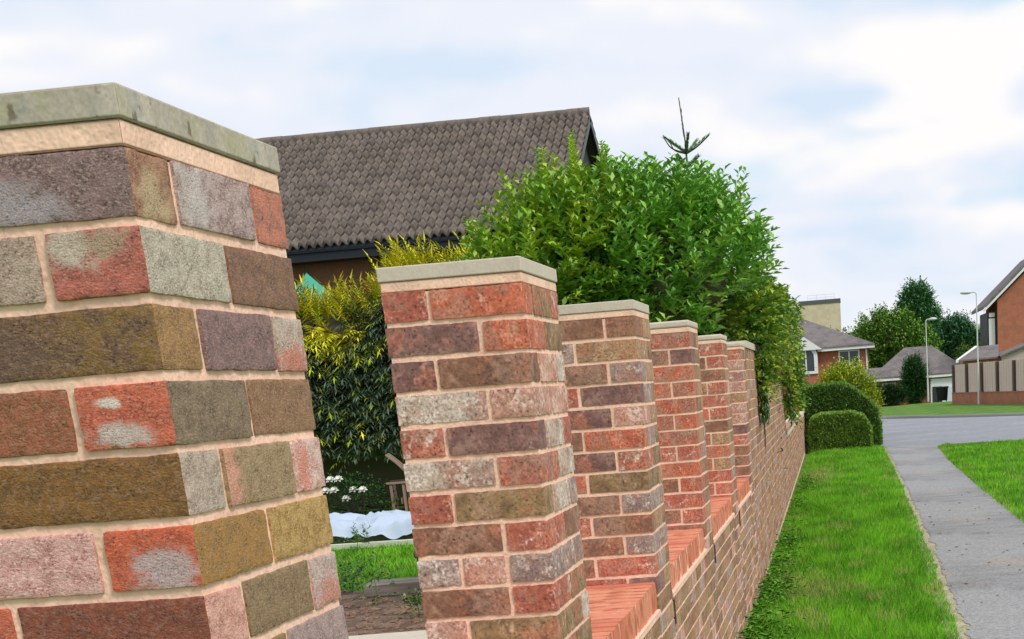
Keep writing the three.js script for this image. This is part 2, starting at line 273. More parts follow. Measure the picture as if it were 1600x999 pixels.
// nearest pillar: every visible face copied from the photograph as tone recipes (tones, then patches x, y, rx, ry, tone)
const f = (c, ...p) => ({ c, p });
const PU = [[124, 102, 102], [104, 84, 84], [164, 150, 148]], OLV = [[112, 84, 44], [94, 72, 48], [132, 104, 60]], RED = [[182, 92, 68], [158, 80, 64], [200, 122, 96]], PAL = [[176, 170, 154], [156, 148, 132], [196, 190, 178]], BRN = [[128, 92, 66], [110, 78, 58], [150, 112, 84]];
const GRY = [178, 170, 164], WHT = [206, 198, 190];
const NEAR = {
  1: { FL: [f(PAL)], FR: [f(PU, [0.35, 0.25, 0.3, 0.35, [150, 142, 146]]), f([[150, 112, 88], [128, 84, 66], [170, 140, 110]], [0.45, 0.3, 0.35, 0.45, [172, 152, 120]])], RM: [null, f([[168, 148, 146], [140, 116, 116], [190, 178, 172]], [0.2, 0.5, 0.2, 0.6, GRY])], RB: [null, f([[186, 112, 88], [160, 100, 84], [150, 130, 124]])] },
  2: { FL: [f([[168, 150, 136], [150, 130, 116], [184, 170, 156]])], FR: [f([[172, 96, 84], [150, 84, 76], [190, 120, 104]], [0.25, 0.75, 0.3, 0.35, [176, 168, 152]], [0.62, 0.8, 0.25, 0.25, [158, 138, 116]]), f(PAL)], RB: [null, f([[124, 92, 72], [110, 82, 70], [136, 104, 78]])] },
  3: { FL: [f(BRN)], FR: [f([[116, 90, 46], [92, 70, 56], [134, 108, 62]], [0.1, 0.4, 0.4, 0.6, [98, 76, 66]]), f([[148, 114, 70], [130, 98, 60], [166, 134, 90]])], RM: [null, f([[126, 100, 100], [106, 84, 86], [148, 124, 120]])], RB: [null, f([[180, 168, 154], [164, 142, 130], [194, 184, 172]], [0.55, 0.12, 0.55, 0.4, [180, 110, 92]])] },
  4: { FL: [f([[144, 86, 62], [128, 82, 54], [160, 104, 76]])], FR: [f([[190, 98, 74], [170, 84, 64], [202, 124, 98]], [0.42, 0.2, 0.3, 0.22, GRY], [0.36, 0.72, 0.12, 0.09, WHT]), f([[120, 106, 86], [102, 90, 72], [140, 122, 104]])], RB: [null, f([[134, 104, 76], [120, 90, 62], [156, 126, 94]])] },
  5: { FL: [f(RED)], FR: [f([[120, 84, 38], [102, 74, 38], [138, 100, 50]]), f([[174, 160, 146], [150, 134, 122], [192, 182, 170]])], RM: [null, f([[148, 128, 96], [134, 112, 80], [166, 150, 122]], [0.06, 0.5, 0.12, 0.8, [194, 140, 120]])], RB: [null, f([[204, 176, 168], [190, 146, 136], [214, 198, 192]], [0.25, 0.4, 0.22, 0.6, [196, 124, 108]])] },
  6: { FL: [f([[204, 160, 154], [184, 132, 126], [220, 196, 190]])], FR: [f([[190, 88, 58], [172, 80, 56], [202, 112, 82]], [0.6, 0.28, 0.36, 0.42, [168, 156, 158]]), f([[150, 112, 54], [136, 108, 60], [164, 112, 66]])], RB: [null, f([[172, 142, 84], [150, 116, 58], [192, 166, 112]])] },
  7: { FL: [f(RED)], FR: [f([[122, 64, 48], [108, 60, 50], [134, 84, 54]]), f([[202, 154, 140], [184, 130, 116], [214, 178, 166]])], RM: [null, f([[130, 110, 80], [114, 96, 68], [150, 130, 100]])], RB: [null, f([[184, 166, 160], [170, 146, 140], [196, 182, 176]], [0.6, 0.15, 0.5, 0.4, [180, 120, 104]])] },
  8: { FL: [f(BRN)], FR: [f(RED), f([[134, 112, 70], [118, 98, 62], [150, 128, 90]])], RB: [null, f([[156, 136, 134], [140, 120, 120], [172, 156, 152]])] },
};
function nearFace(rc, x, y, L, seed) {                    // x along the face in metres, y up
  const [a, b, c2] = rc.c.map((t) => mix3(lin(t, GAIN), lin([150, 112, 94], GAIN), 0.1)); const u = x / L, v = y / BH;
  const n = fbm2(x * 26 + seed * 5.1, y * 34 + seed, 4), g = fbm2(x * 130 + seed, y * 170, 3), h = fbm2(x * 420, y * 520 + seed, 2);
  let c = mix3(a, b, sm(-0.25, 0.3, n + 0.3 * g)); const dr = fbm2(x * 70 + seed * 2, y * 300 + n * 2, 3); c = mix3(c, c2, 0.55 * sm(-0.05, 0.5, 0.6 * g + 0.5 * dr + 0.25 * n));
  for (const [px, py, rx, ry, t] of rc.p) { const d = Math.hypot((u - px) / rx, (v - py) / ry) + 0.55 * n + 0.4 * g; c = mix3(c, lin(t, GAIN), 0.85 * sm(1.25, 0.6, d + 0.35 * dr + 0.25 * h)); }
  c = mix3(c, lin([160, 134, 118], GAIN), 0.22 * sm(0.0, 0.5, fbm2(x * 70 + seed * 3, y * 90, 4)));
  const k = 1 + 0.55 * h + 0.2 * g + 0.22 * dr; c = [c[0] * k, c[1] * k, c[2] * k];
  const pit = fbm2(x * 210 + 9, y * 260 + seed * 2, 2) + 0.25 * n; if (pit > 0.38) c = mix3(c, [c[0] * 0.35, c[1] * 0.32, c[2] * 0.3], sm(0.38, 0.5, pit));
  return c;
}
const nearBump = [0, 1, 2].map((q) => tex(420, 82, (u, v) => 0.25 + 0.5 * (1 - Math.abs(fbm2(u * 34 + q * 31 + 0.4 * N2(u * 20, v * 7), v * 11, 3)) * 1.7) + 0.3 * fbm2(u * 150, v * 34 + q * 9, 2), false, false));
function nearBrick(lx, lz, recipes, seed) {
  const g = brickGeo(lx, BH, lz, 0.004, 0.0008, seed, 0.002, [0, 0]); const fr = recipes[0] ?? recipes[1], rt = recipes[1] ?? recipes[0];
  const total = lx + lz, uv = g.attributes.uv, p = g.attributes.position, n = Math.round(total / 0.0008), m = Math.round(BH / 0.0008);
  const c = new THREE.BoxGeometry(lx, BH, lz, Math.round(lx / 0.004), Math.round(BH / 0.004), Math.round(lz / 0.004)); const cn = c.attributes.normal;
  for (let i = 0; i < uv.count; i++) {
    const x = clamp((p.getX(i) + lx / 2) / lx), z = clamp((lz / 2 - p.getZ(i)) / lz), y = clamp((p.getY(i) + BH / 2) / BH); let u, v = y;
    if (Math.abs(cn.getX(i)) > 0.5) u = (lx + 0.002 + z * (lz - 0.004)) / total; else { u = (0.002 + x * (lx - 0.004)) / total; if (Math.abs(cn.getY(i)) > 0.5) { const side = (1 - x) * lx < z * lz; v = cn.getY(i) > 0 ? 0.97 : 0.03; if (side) u = (lx + 0.002 + z * (lz - 0.004)) / total; } }
    uv.setXY(i, u, v);
  }
  const map = tex(n, m, (u, v) => { const x = u * total; return x < lx ? nearFace(fr, x, v * BH, lx, seed) : nearFace(rt, x - lx, v * BH, lz, seed + 0.5); }, true, false);
  return [g, std({ map, bumpMap: nearBump[Math.floor(seed) % 3], bumpScale: 0.0012, roughness: 0.93 })];
}
const P2SEQ = { 1: 'RO L R', 2: 'DO M L', 3: 'DB K P', 4: 'PK R K', 5: 'RD P R', 6: 'PR L P', 7: 'RL P M', 8: 'BR P B', 9: 'MM P M', 10: 'BR P L', 11: 'KL L P', 12: 'BR M L', 13: 'RB P T' };
const P3SEQ = { 1: 'BB T T', 2: 'MT T L', 3: 'BM L T', 4: 'RD M L', 5: 'DK M T', 6: 'BO M L', 7: 'DR T L', 8: 'RL L T', 9: 'BM L M', 10: 'RB T L', 11: 'BM L M', 12: 'BR M L', 13: 'RD L T' };
const SEQ = { 1: P2SEQ, 2: P3SEQ }, WEIGH = ['RRROOBBDMKT', 'BBDRROMKT', 'OOORRBBRD', 'BORRBDT', 'BDTBMRK'];
const pz = [0, 1.94, 3.852, 5.86, 7.9, 9.76], pdy = [-0.005, -0.024, -0.026, -0.024, -0.034, -0.04], ptop = [1.932, 1.911, 1.908, 1.91, 1.898, 1.891];
pz.forEach((z0, pi) => {
  const r = rng(500 + pi), dy = pdy[pi];
  const core = box(-W3 + 0.005, -0.0042, 0, TOP - 0.012 + dy, -D3 + 0.005, -0.0042, 1);
  const pillar = mesh('brick_pillar', core, MORTAR, wall); pillar.position.z = -z0;
  const first = pi === 2 ? 'B' : 'A', hidden = [];
  for (let k = 1; k <= 25; k++) {
    let type = (k % 2 === 1) === (first === 'A') ? 'A' : 'B'; if (pi === 1 && k === 9) type = 'C';
    const y = TOP - H * k + BH / 2 + dy;
    const seq = SEQ[pi]?.[k];
    for (const [x0, x1, za, zb, slot] of COURSE[type]) {
      const lx = x1 - x0, lz = zb - za; let g, m;
      const rec = pi === 0 && NEAR[k]?.[slot];
      if (rec) [g, m] = nearBrick(lx, lz, rec, k * 7 + slot.charCodeAt(1) * 0.13 + lx * 40);
      else {
        const v = Math.floor(r() * (pi < 2 ? 9 : 6)), step = pi === 0 ? 0.03 : pi === 1 ? 0.009 : pi === 2 ? 0.02 : 0.05;
        g = cachedBrick(lx, lz, step, pi < 2 ? 0.0012 : 0.0008, v);
        let key; const w = WEIGH[Math.max(0, pi - 1)]; key = w[Math.floor(r() * w.length)];
        if (seq) { const [fr, s1, s2] = seq.split(' '); key = slot === 'FL' ? fr[0] : slot === 'FR' ? fr[1] : slot === 'FM' ? 'K' : slot === 'RM' ? s1 : slot === 'RB' ? s2 : key; }
        else if (slot === 'RM' || slot === 'RB' || k > 13) key = 'TLLMKTB'[Math.floor(r() * 7)];
        m = BRICK[key];
      }
      const b = new THREE.Mesh(g, m); b.name = 'brick';
      b.position.set((x0 + x1) / 2 + (r() - 0.5) * 0.0025, y + (r() - 0.5) * 0.0025, -(za + zb) / 2 + (r() - 0.5) * 0.003);
      b.rotation.set((r() - 0.5) * 0.008, (r() - 0.5) * 0.01, (r() - 0.5) * 0.01);
      if (slot !== 'BL' && slot !== 'LM' && k <= (pi === 0 ? 9 : 14)) pillar.add(b); else { b.updateMatrix(); hidden.push([g, m, b.matrix]); }
    }
  }
  joined('brickwork', hidden, pillar);
  // bed under the cap, then the cap slab
  const ov = 0.0022, ct = 0.0315, y0 = TOP + dy - 0.0095, y1 = ptop[pi] - ct - 0.0005;
  const bedG = new RoundedBoxGeometry(W3 - 0.003, y1 - y0, D3 - 0.003, 2, 0.003); boxUV(bedG); const bed = mesh('mortar_bed', bedG, MORTAR, pillar); bed.position.set(-W3 / 2, (y0 + y1) / 2, -D3 / 2);
  const capG = new RoundedBoxGeometry(W3 + 2 * ov, ct, D3 + 2 * ov, 3, pi < 3 ? 0.003 : 0.01); boxUV(capG, 1, pi * 0.37, pi * 0.21);
  const cap = mesh('cap_slab', capG, pi === 0 ? LICHEN : CONCRETE, pillar); cap.position.set(-W3 / 2, ptop[pi] - ct / 2, -D3 / 2); cap.rotation.set((r() - 0.5) * 0.003, (r() - 0.5) * 0.010, (r() - 0.5) * 0.003);
});
// low bays between the pillars
const CT = 0.935;                                          // top of the coping
const copeGeo = [0, 1, 2].map((v) => brickGeo(0.318, 0.1, 0.0655, 0.034, 0.0012, 40 + v * 3.3, 0.004));
for (let bi = 0; bi < 5; bi++) {
  const r = rng(900 + bi), za = pz[bi] + D3, zb = pz[bi + 1], len = zb - za;
  const bay = mesh('wall_bay', box(-W3 + 0.006, -0.0045, 0, CT - 0.108, -zb + 0.001, -za - 0.001), MORTAR, wall);
  const small = [];
  for (let k = 15; k <= 25; k++) {
    const y = TOP - H * k + BH / 2 - 0.02; let z = za + 0.006, n = 0;
    while (z < zb - 0.02) {
      let L = n === 0 && k % 2 ? LHd : LS; if (z + L > zb - 0.006) L = zb - 0.006 - z; if (L < 0.03) break;
      const key = 'TLLMMTTBKL'[Math.floor(r() * 10)], lx = LHd - 0.002;
      const full = L === LS || L === LHd; const g = full ? cachedBrick(lx, L, 0.05, 0.0008, Math.floor(r() * 5)) : brickGeo(lx, BH, L, 0.05, 0.0008, r() * 10);
      const b = new THREE.Mesh(g, BRICK[key]); b.name = 'brick'; b.position.set(-lx / 2 + (r() - 0.5) * 0.003, y + (r() - 0.5) * 0.003, -(z + L / 2)); b.rotation.set(0, (r() - 0.5) * 0.012, 0); if (bi === 1 || bi === 2) bay.add(b); else { b.updateMatrix(); small.push([g, BRICK[key], b.matrix]); }
      z += L + 0.010; n++;
    }
  }
  joined('brickwork', small, bay);
  { const g = new RoundedBoxGeometry(W3 - 0.006, 0.026, len - 0.004, 1, 0.006); boxUV(g); const b = mesh('mortar_bed', g, MORTAR, bay); b.position.set(-W3 / 2 + 0.0075, CT - 0.112, -(za + zb) / 2); }
  { const m = mesh('coping_mortar', box(-W3 + 0.012, -0.010, CT - 0.10, CT - 0.006, -zb + 0.002, -za - 0.002), MORTAR, bay); }
  const nC = Math.round(len / 0.0755);
  for (let i = 0; i < nC; i++) {
    const b = mesh('coping_brick', copeGeo[Math.floor(r() * 3)], COPE[Math.floor(r() * 3)], bay);
    b.position.set(-W3 / 2 - 0.001 + (r() - 0.5) * 0.006, CT - 0.05 + (r() - 0.5) * 0.005, -(za + (i + 0.5) * len / nC)); b.rotation.set((r() - 0.5) * 0.02, (r() - 0.5) * 0.015, (r() - 0.5) * 0.012);
  }
  const v = mesh('weep_vent', box(-0.012, 0.005, CT - 0.225, CT - 0.13, -za - 0.016, -za - 0.002), std({ color: col(0.055, 0.048, 0.04), roughness: 0.8 }), bay);
}
// tall wall beyond the last pillar
{
  const t = thing('tall_brick_wall', 'long weathered tan brick wall draped with ivy beyond the last capped pillar', 'brick wall', [0, 0, -10.205], 0.0062);
  const Z1 = 9.2, Z2 = 23.6, r = rng(1300), HT = 1.86, low = (z) => 1.02 - 0.16 * sm(Z1, Z2, z);
  const core = mergeGeometries([box(-0.21, -0.004, 0, HT - 0.004, -Z1 + 0.003, 0), box(-0.21, -0.004, 0, 0.84, -Z2 + 0.003, -Z1 + 0.003)]);
  mesh('mortar', core, MORTAR, t);
  const byKey = {};
  for (let k = 1; k <= 25; k++) {
    const y = HT - H * k + BH / 2; if (y < 0.02) continue; let z = k % 2 ? 0.005 : -0.107;
    while (z < Z2 - 0.03) {
      let a = Math.max(z, 0.004), b = Math.min(z + LS, Z2); z += LS + 0.010; if (b - a < 0.03) continue; if (a > Z1 && y + BH / 2 > low(a)) continue; if (a < Z1 && b > Z1 && y > 0.9) b = Z1;
      if (Math.abs((a + b) / 2 - 6.4) < 0.11) { if (a < 6.4) b = Math.min(b, 6.393); else a = Math.max(a, 6.413); }
      const g = box(-0.1025 + (r() - 0.5) * 0.004, (r() - 0.5) * 0.006, y - BH / 2, y + BH / 2, -b, -a); const o = g.attributes.uv, du = r() * 3, dv = r() * 3; for (let i = 0; i < o.count; i++) o.setXY(i, o.getX(i) + du, o.getY(i) + dv);
      const key = 'TTLLMMTTB'[Math.floor(r() * 9)]; (byKey[key] ??= []).push(g);
    }
  }
  joined('brickwork', Object.keys(byKey).map((k) => [mergeGeometries(byKey[k]), BRICK[k]]), t);
  const cop = mesh('coping', mergeGeometries([box(-0.225, 0.012, HT, HT + 0.05, -Z1 - 0.01, 0.002), box(-0.225, 0.012, 0.86, 0.90, -Z2 - 0.012, -Z1 - 0.012)]), CONCRETE, t);
}

// ---------------------------------------------------------------- foliage tools
class Foliage {
  constructor() { this.p = []; this.c = []; this.i = []; this.n = []; }
  leaf(x, y, z, dx, dy, dz, nx, ny, nz, len, wid, c, fold = 0.25, curl = 0.12) {     // base point, direction, rough normal
    let l = Math.hypot(dx, dy, dz) || 1; dx /= l; dy /= l; dz /= l;
    let sx = dy * nz - dz * ny, sy = dz * nx - dx * nz, sz = dx * ny - dy * nx; l = Math.hypot(sx, sy, sz); if (l < 1e-4) { sx = 1; sy = 0; sz = 0; l = 1; } sx /= l; sy /= l; sz /= l;
    const ux = sy * dz - sz * dy, uy = sz * dx - sx * dz, uz = sx * dy - sy * dx, k = this.p.length / 3, w = wid / 2, m = len * 0.48, up = w * fold * 2, dn = -curl * len;
    this.p.push(x, y, z, x + dx * m + sx * w + ux * up, y + dy * m + sy * w + uy * up, z + dz * m + sz * w + uz * up, x + dx * len + ux * dn, y + dy * len + uy * dn, z + dz * len + uz * dn, x + dx * m - sx * w + ux * up, y + dy * m - sy * w + uy * up, z + dz * m - sz * w + uz * up);
    for (let q = 0; q < 4; q++) { this.c.push(c[0], c[1], c[2]); this.n.push(ux, uy, uz); }
    this.i.push(k, k + 1, k + 2, k, k + 2, k + 3);
  }
  blade(x, y, z, h, lx, lz, wx, wz, c) {
    const k = this.p.length / 3; this.p.push(x - wx, y, z - wz, x + wx, y, z + wz, x + lx, y + h, z + lz);
    const nx = -wz, nz = wx, s = Math.hypot(nx, nz) || 1; for (let q = 0; q < 3; q++) { this.n.push(0.5 * nx / s, 0.86, 0.5 * nz / s); this.c.push(c[0], c[1], c[2]); } this.i.push(k, k + 1, k + 2);
  }
  spray(r, x, y, z, dx, dy, dz, len, wid, droop, c) {                            // flat conifer spray
    let l = Math.hypot(dx, dy, dz) || 1; dx /= l; dy /= l; dz /= l; let sx = -dz, sz = dx; l = Math.hypot(sx, sz) || 1; sx /= l; sz /= l; const tilt = (r() - 0.5) * 1.2;
    const n = 9; for (let i = 0; i < n; i++) {
      const t = i / n, px = x + dx * len * t, py = y + dy * len * t - droop * len * t * t, pz = z + dz * len * t, w = wid * (1 - 0.75 * t) * (0.7 + 0.6 * r());
      for (const s of [-1, 1]) this.leaf(px, py, pz, dx * 0.75 + sx * s, dy - droop * t * 1.4 + tilt * s * 0.5, dz * 0.75 + sz * s, 0, 1, 0.1, w, w * 0.15, c, 0.1, 0.2);
    }
    this.leaf(x + dx * len * 0.8, y + dy * len * 0.8 - droop * len * 0.64, z + dz * len * 0.8, dx, dy - droop * 1.6, dz, 0, 1, 0.1, len * 0.3, wid * 0.13, c, 0.1, 0.1);
  }
  geo() { const g = new THREE.BufferGeometry(); g.setAttribute('position', new THREE.Float32BufferAttribute(this.p, 3)); g.setAttribute('normal', new THREE.Float32BufferAttribute(this.n, 3)); g.setAttribute('color', new THREE.Float32BufferAttribute(this.c, 3)); g.setIndex(this.i); return g; }
}
const LEAF = new THREE.MeshPhysicalMaterial({ vertexColors: true, roughness: 0.45, transmission: 0.3, thickness: 0, specularIntensity: 0.8, side: THREE.DoubleSide });
const GRASS = new THREE.MeshPhysicalMaterial({ vertexColors: true, roughness: 0.95, transmission: 0.3, thickness: 0, specularIntensity: 0.15, side: THREE.DoubleSide });
const MATTE_LEAF = new THREE.MeshPhysicalMaterial({ vertexColors: true, roughness: 0.9, specularIntensity: 0.25, side: THREE.DoubleSide });
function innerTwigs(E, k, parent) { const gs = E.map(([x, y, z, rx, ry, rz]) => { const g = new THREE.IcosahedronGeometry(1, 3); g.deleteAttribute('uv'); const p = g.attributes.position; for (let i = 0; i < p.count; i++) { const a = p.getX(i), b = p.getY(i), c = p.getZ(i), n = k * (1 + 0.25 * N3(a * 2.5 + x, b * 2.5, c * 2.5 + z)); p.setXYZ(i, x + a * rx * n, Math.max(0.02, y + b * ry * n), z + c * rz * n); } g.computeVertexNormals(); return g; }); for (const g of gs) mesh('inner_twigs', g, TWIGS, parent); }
const BARK = std({ map: (() => { const t = tex(256, 256, (u, v) => { const k = 0.7 + 0.5 * tf(u, v, 12, 401, 4); return [0.13 * k, 0.10 * k, 0.075 * k]; }); return t; })(), roughness: 1 });
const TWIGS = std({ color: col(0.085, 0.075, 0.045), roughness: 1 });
function limb(pts, r0, r1, seg = 7) {
  const c = new THREE.CatmullRomCurve3(pts.map((p) => new THREE.Vector3(...p))), n = Math.max(4, pts.length * 3), g = new THREE.TubeGeometry(c, n, 1, seg, false), p = g.attributes.position;
  for (let i = 0; i <= n; i++) { const o = c.getPointAt(i / n), rr = lerp(r0, r1, i / n); for (let j = 0; j <= seg; j++) { const q = i * (seg + 1) + j; p.setXYZ(q, o.x + (p.getX(q) - o.x) * rr, o.y + (p.getY(q) - o.y) * rr, o.z + (p.getZ(q) - o.z) * rr); } }
  g.computeVertexNormals(); return g;
}
function inEll(E, x, y, z) { for (const [cx, cy, cz, rx, ry, rz] of E) { const a = (x - cx) / rx, b = (y - cy) / ry, c = (z - cz) / rz; if (a * a + b * b + c * c < 0.72) return true; } return false; }
// leafy shoots over a set of ellipsoids: pal(e, r, tip) gives a colour
function shoots(F, r, E, count, o) {
  const vol = E.map((e) => e[3] * e[4] + e[4] * e[5] + e[3] * e[5]), sum = vol.reduce((a, b) => a + b, 0);
  const rest = E.map((_, i) => E.filter((e, k) => k !== i));
  for (let q = 0; q < count; q++) {
    let pick = r() * sum, ei = 0; while (pick > vol[ei] && ei < E.length - 1) { pick -= vol[ei]; ei++; } const [cx, cy, cz, rx, ry, rz] = E[ei];
    const th = r() * Math.PI * 2, u = r() * 2 - 1, s = Math.sqrt(1 - u * u); let nx = Math.cos(th) * s, ny = u, nz = Math.sin(th) * s; if (ny < -0.35 && r() < 0.6) continue;
    const bump = 1 + 0.22 * N3(nx * 2.3 + ei, ny * 2.3, nz * 2.3 + cx), d = (1 - Math.pow(r(), 1.6) * o.deep) * bump;
    const x = cx + nx * rx * d, y = cy + ny * ry * d, z = cz + nz * rz * d; if (E.length > 1 && inEll(rest[ei], x, y, z) && r() < 0.85) continue;
    if (o.keep && !o.keep(x, y, z)) continue;
    let dx = nx + (r() - 0.5) * 1.1, dy = ny + (o.up ?? 0.5) + (r() - 0.5) * 0.9, dz = nz + (r() - 0.5) * 1.1; const l = Math.hypot(dx, dy, dz); dx /= l; dy /= l; dz /= l;
    const L = o.len * (0.5 + r()), n = Math.round(L / o.gap), tone = o.tone(r, ei, x, y, z), roll = r() * 6;
    for (let i = 0; i < n; i++) {
      const t = i / n, a = roll + i * 1.57, side = i % 2 ? 1 : -1; const bx = x + dx * L * t, by = y + dy * L * t - (o.sag ?? 0) * L * t * t, bz = z + dz * L * t;
      const ox = Math.cos(a) * side, oz = Math.sin(a) * side; const c = o.tint(tone, t, r);
      o.put(F, r, bx, by, bz, dx * 0.7 + ox * 0.8, dy * 0.7 + (r() - 0.3) * 0.5, dz * 0.7 + oz * 0.8, o.leaf * (0.65 + 0.6 * r()) * (1 - 0.25 * t), c);
    }
  }
}
const ovalLeaf = (ratio) => (F, r, x, y, z, dx, dy, dz, L, c) => F.leaf(x, y, z, dx, dy, dz, (r() - 0.5) * 0.8, 1, (r() - 0.5) * 0.8, L, L * ratio, c);

// ---------------------------------------------------------------- brick house behind the garden
const houseBrick = (() => { const t = tex(256, 256, (u, v) => { const a = tf(u, v, 16, 411, 3); const c = mix3([0.26, 0.10, 0.05], [0.20, 0.10, 0.06], sm(-0.3, 0.3, a)); const k = 1 + 0.2 * tf(u, v, 90, 415, 2); return [c[0] * k, c[1] * k, c[2] * k]; }); t.repeat.set(0.5, 0.5); return t; })();
const HOUSE_BRICK = std({ map: houseBrick, roughness: 0.95 });
const NAVY = std({ color: col(0.016, 0.018, 0.032), roughness: 0.45 });
{
  const house = thing('brick_house', 'brown brick house with brown double roll tiled roof and black gutter behind the garden', 'house', [-3.97, 0, -30.52], 0.0);
  const RW = 13.9, run = 4.1, rise = 2.40, YE = 4.53, YR = 6.92;             // ridge runs along -x from the right verge
  mesh('wall', mergeGeometries([box(-RW + 0.3, -0.22, 0, YE - 0.1, -run + 0.45, run - 0.45, 1)]), HOUSE_BRICK, house);
  { const s = new THREE.Shape([new THREE.Vector2(-run + 0.3, YE - 0.12), new THREE.Vector2(run - 0.3, YE - 0.12), new THREE.Vector2(0, YR - 0.22)]); const g = new THREE.ExtrudeGeometry(s, { depth: 0.12, bevelEnabled: false }); g.rotateY(-Math.PI / 2); g.translate(-0.2, 0, 0); mesh('gable', boxUV(g), std({ color: col(0.03, 0.03, 0.032), roughness: 0.8 }), house); }
  const SL = Math.hypot(run, rise), ang = Math.atan2(rise, run), rows = 16, g0 = SL / rows, TW = 0.305;
  const roofGeo = []; for (const s of [1, -1]) { const g = box(-RW, 0, -0.09, -0.03, 0, SL, 1); g.rotateX(ang); if (s < 0) g.rotateY(Math.PI), g.translate(-RW, 0, 0); g.translate(0, YR, 0); roofGeo.push(g); }
  const roof = mesh('roof', mergeGeometries(roofGeo), std({ color: col(0.05, 0.045, 0.042), roughness: 0.95 }), house);
  const tileG = []; for (let v = 0; v < 4; v++) {                            // one double roll tile: two half-round rolls, a pan between, a thick nose
    const nu = 16, pos = [], idx = [], uv = []; const prof = (u) => { const t = (u * 2) % 1; return 0.07 * Math.pow(Math.max(0, Math.sin(Math.PI * clamp((t - 0.04) / 0.74))), 1.1); };
    for (let row = 0; row < 3; row++) for (let i = 0; i <= nu; i++) { const u = i / nu, h = prof(u); const zz = row === 0 ? -0.02 : g0 + 0.028, yy = row === 0 ? h : row === 1 ? h + 0.058 : h - 0.018; pos.push((u - 0.5) * TW, yy, zz); uv.push(u * 0.3 + v * 0.27, zz + v * 0.4); }
    for (let row = 0; row < 2; row++) for (let i = 0; i < nu; i++) { const a = row * (nu + 1) + i, b = a + 1, c = a + nu + 1, d = c + 1; idx.push(a, c, b, b, c, d); }
    const g = new THREE.BufferGeometry(); g.setAttribute('position', new THREE.Float32BufferAttribute(pos, 3)); g.setAttribute('uv', new THREE.Float32BufferAttribute(uv, 2)); g.setIndex(idx); const q = g.toNonIndexed(); q.computeVertexNormals(); g.computeVertexNormals(); tileG.push(g);
  }
  const tileT = tex(512, 512, (u, v) => { const a = tf(u, v, 5, 421, 5), f = tf(u, v, 100, 425, 2), b = tf(u, v, 14, 431, 4); let c = mix3([0.104, 0.082, 0.069], [0.155, 0.126, 0.107], sm(-0.3, 0.35, a + 0.4 * b)); c = mix3(c, [0.25, 0.23, 0.14], 0.7 * sm(0.3, 0.6, b)); const k = 1 + 0.25 * f; return [c[0] * k, c[1] * k, c[2] * k]; });
  const TM = [[1, 1, 1], [0.92, 0.92, 0.92], [1.06, 1.04, 1.02], [0.96, 0.94, 0.92]].map((c) => std({ map: tileT, color: col(...c), roughness: 0.92, side: THREE.DoubleSide }));
  const r = rng(2001), cols = Math.floor(RW / TW), left = [], M = new THREE.Matrix4(), E = new THREE.Euler(), Q = new THREE.Quaternion();
  let n = 0; const spots = [];
  for (const s of [1, -1]) for (let j = 0; j < rows; j++) for (let i = 0; i < cols; i++) spots.push([s, j, i]);
  const shows = ([s, j, i]) => s > 0 && i < 22 && !(i < 9 && j > 14 - i * 0.9 + 2);
  for (const sp of spots) {
    const [s, j, i] = sp; const x = -0.14 - i * TW, d = j * g0; const y = YR - d * Math.sin(ang) - 0.018, z = s * d * Math.cos(ang); const rx = ang + (r() - 0.5) * 0.02, rz = (r() - 0.5) * 0.02, v = Math.floor(r() * 4), mm = TM[Math.floor(r() * 4)];
    E.set(rx, s < 0 ? Math.PI : 0, rz, 'YXZ'); Q.setFromEuler(E);
    if (shows(sp) && n < 300 && j >= 1) { n++; const b = mesh('roof_tile', tileG[v], mm, roof); b.position.set(x, y, z); b.quaternion.copy(Q); }
    else { const g = tileG[v].clone(); M.compose(new THREE.Vector3(x, y, z), Q, new THREE.Vector3(1, 1, 1)); g.applyMatrix4(M); left.push(g); }
  }
  mesh('tiling', mergeGeometries(left), TM[0], roof).userData.kind = 'stuff';
  for (let i = 0; i < 31; i++) { const g = new THREE.CylinderGeometry(0.115, 0.115, 0.445, 10, 1, false, -Math.PI / 2, Math.PI); g.rotateZ(Math.PI / 2); g.rotateX(0); const b = mesh('ridge_tile', g, i % 2 ? TM[1] : TM[2], roof); b.rotation.x = 0; b.position.set(-0.21 - i * 0.448, YR + 0.0 + (r() - 0.5) * 0.008, 0); }
  mesh('fascia', mergeGeometries([box(-RW + 0.02, -0.02, YE - 0.24, YE - 0.07, run - 0.06, run - 0.03)]), NAVY, house);
  { const g = new THREE.CylinderGeometry(0.065, 0.065, RW, 12, 1, true, 0, Math.PI); g.rotateX(Math.PI); g.rotateZ(Math.PI / 2); g.rotateX(-Math.PI / 2); g.translate(-RW / 2, YE - 0.06, run + 0.045); mesh('gutter', g, std({ color: col(0.016, 0.018, 0.032), roughness: 0.4, side: THREE.DoubleSide }), house); }
  mesh('soffit', box(-RW + 0.02, -0.02, YE - 0.262, YE - 0.242, run - 0.46, run - 0.03), NAVY, house);
  for (const s of [1, -1]) { const g = box(-0.015, 0.012, -0.16, -0.02, 0, SL - 0.02); g.rotateX(ang); if (s < 0) { g.applyMatrix4(new THREE.Matrix4().makeScale(1, 1, -1)); const id = g.index; for (let i = 0; i < id.count; i += 3) { const t = id.getX(i); id.setX(i, id.getX(i + 1)); id.setX(i + 1, t); } g.computeVertexNormals(); } g.translate(0, YR, 0); mesh('bargeboard', g, NAVY, house); }
  mesh('wall_panel', box(-2.6, -1.2, 2.9, YE - 0.28, run - 0.44, run - 0.40), std({ color: col(0.12, 0.12, 0.13), roughness: 0.7 }), house);
}

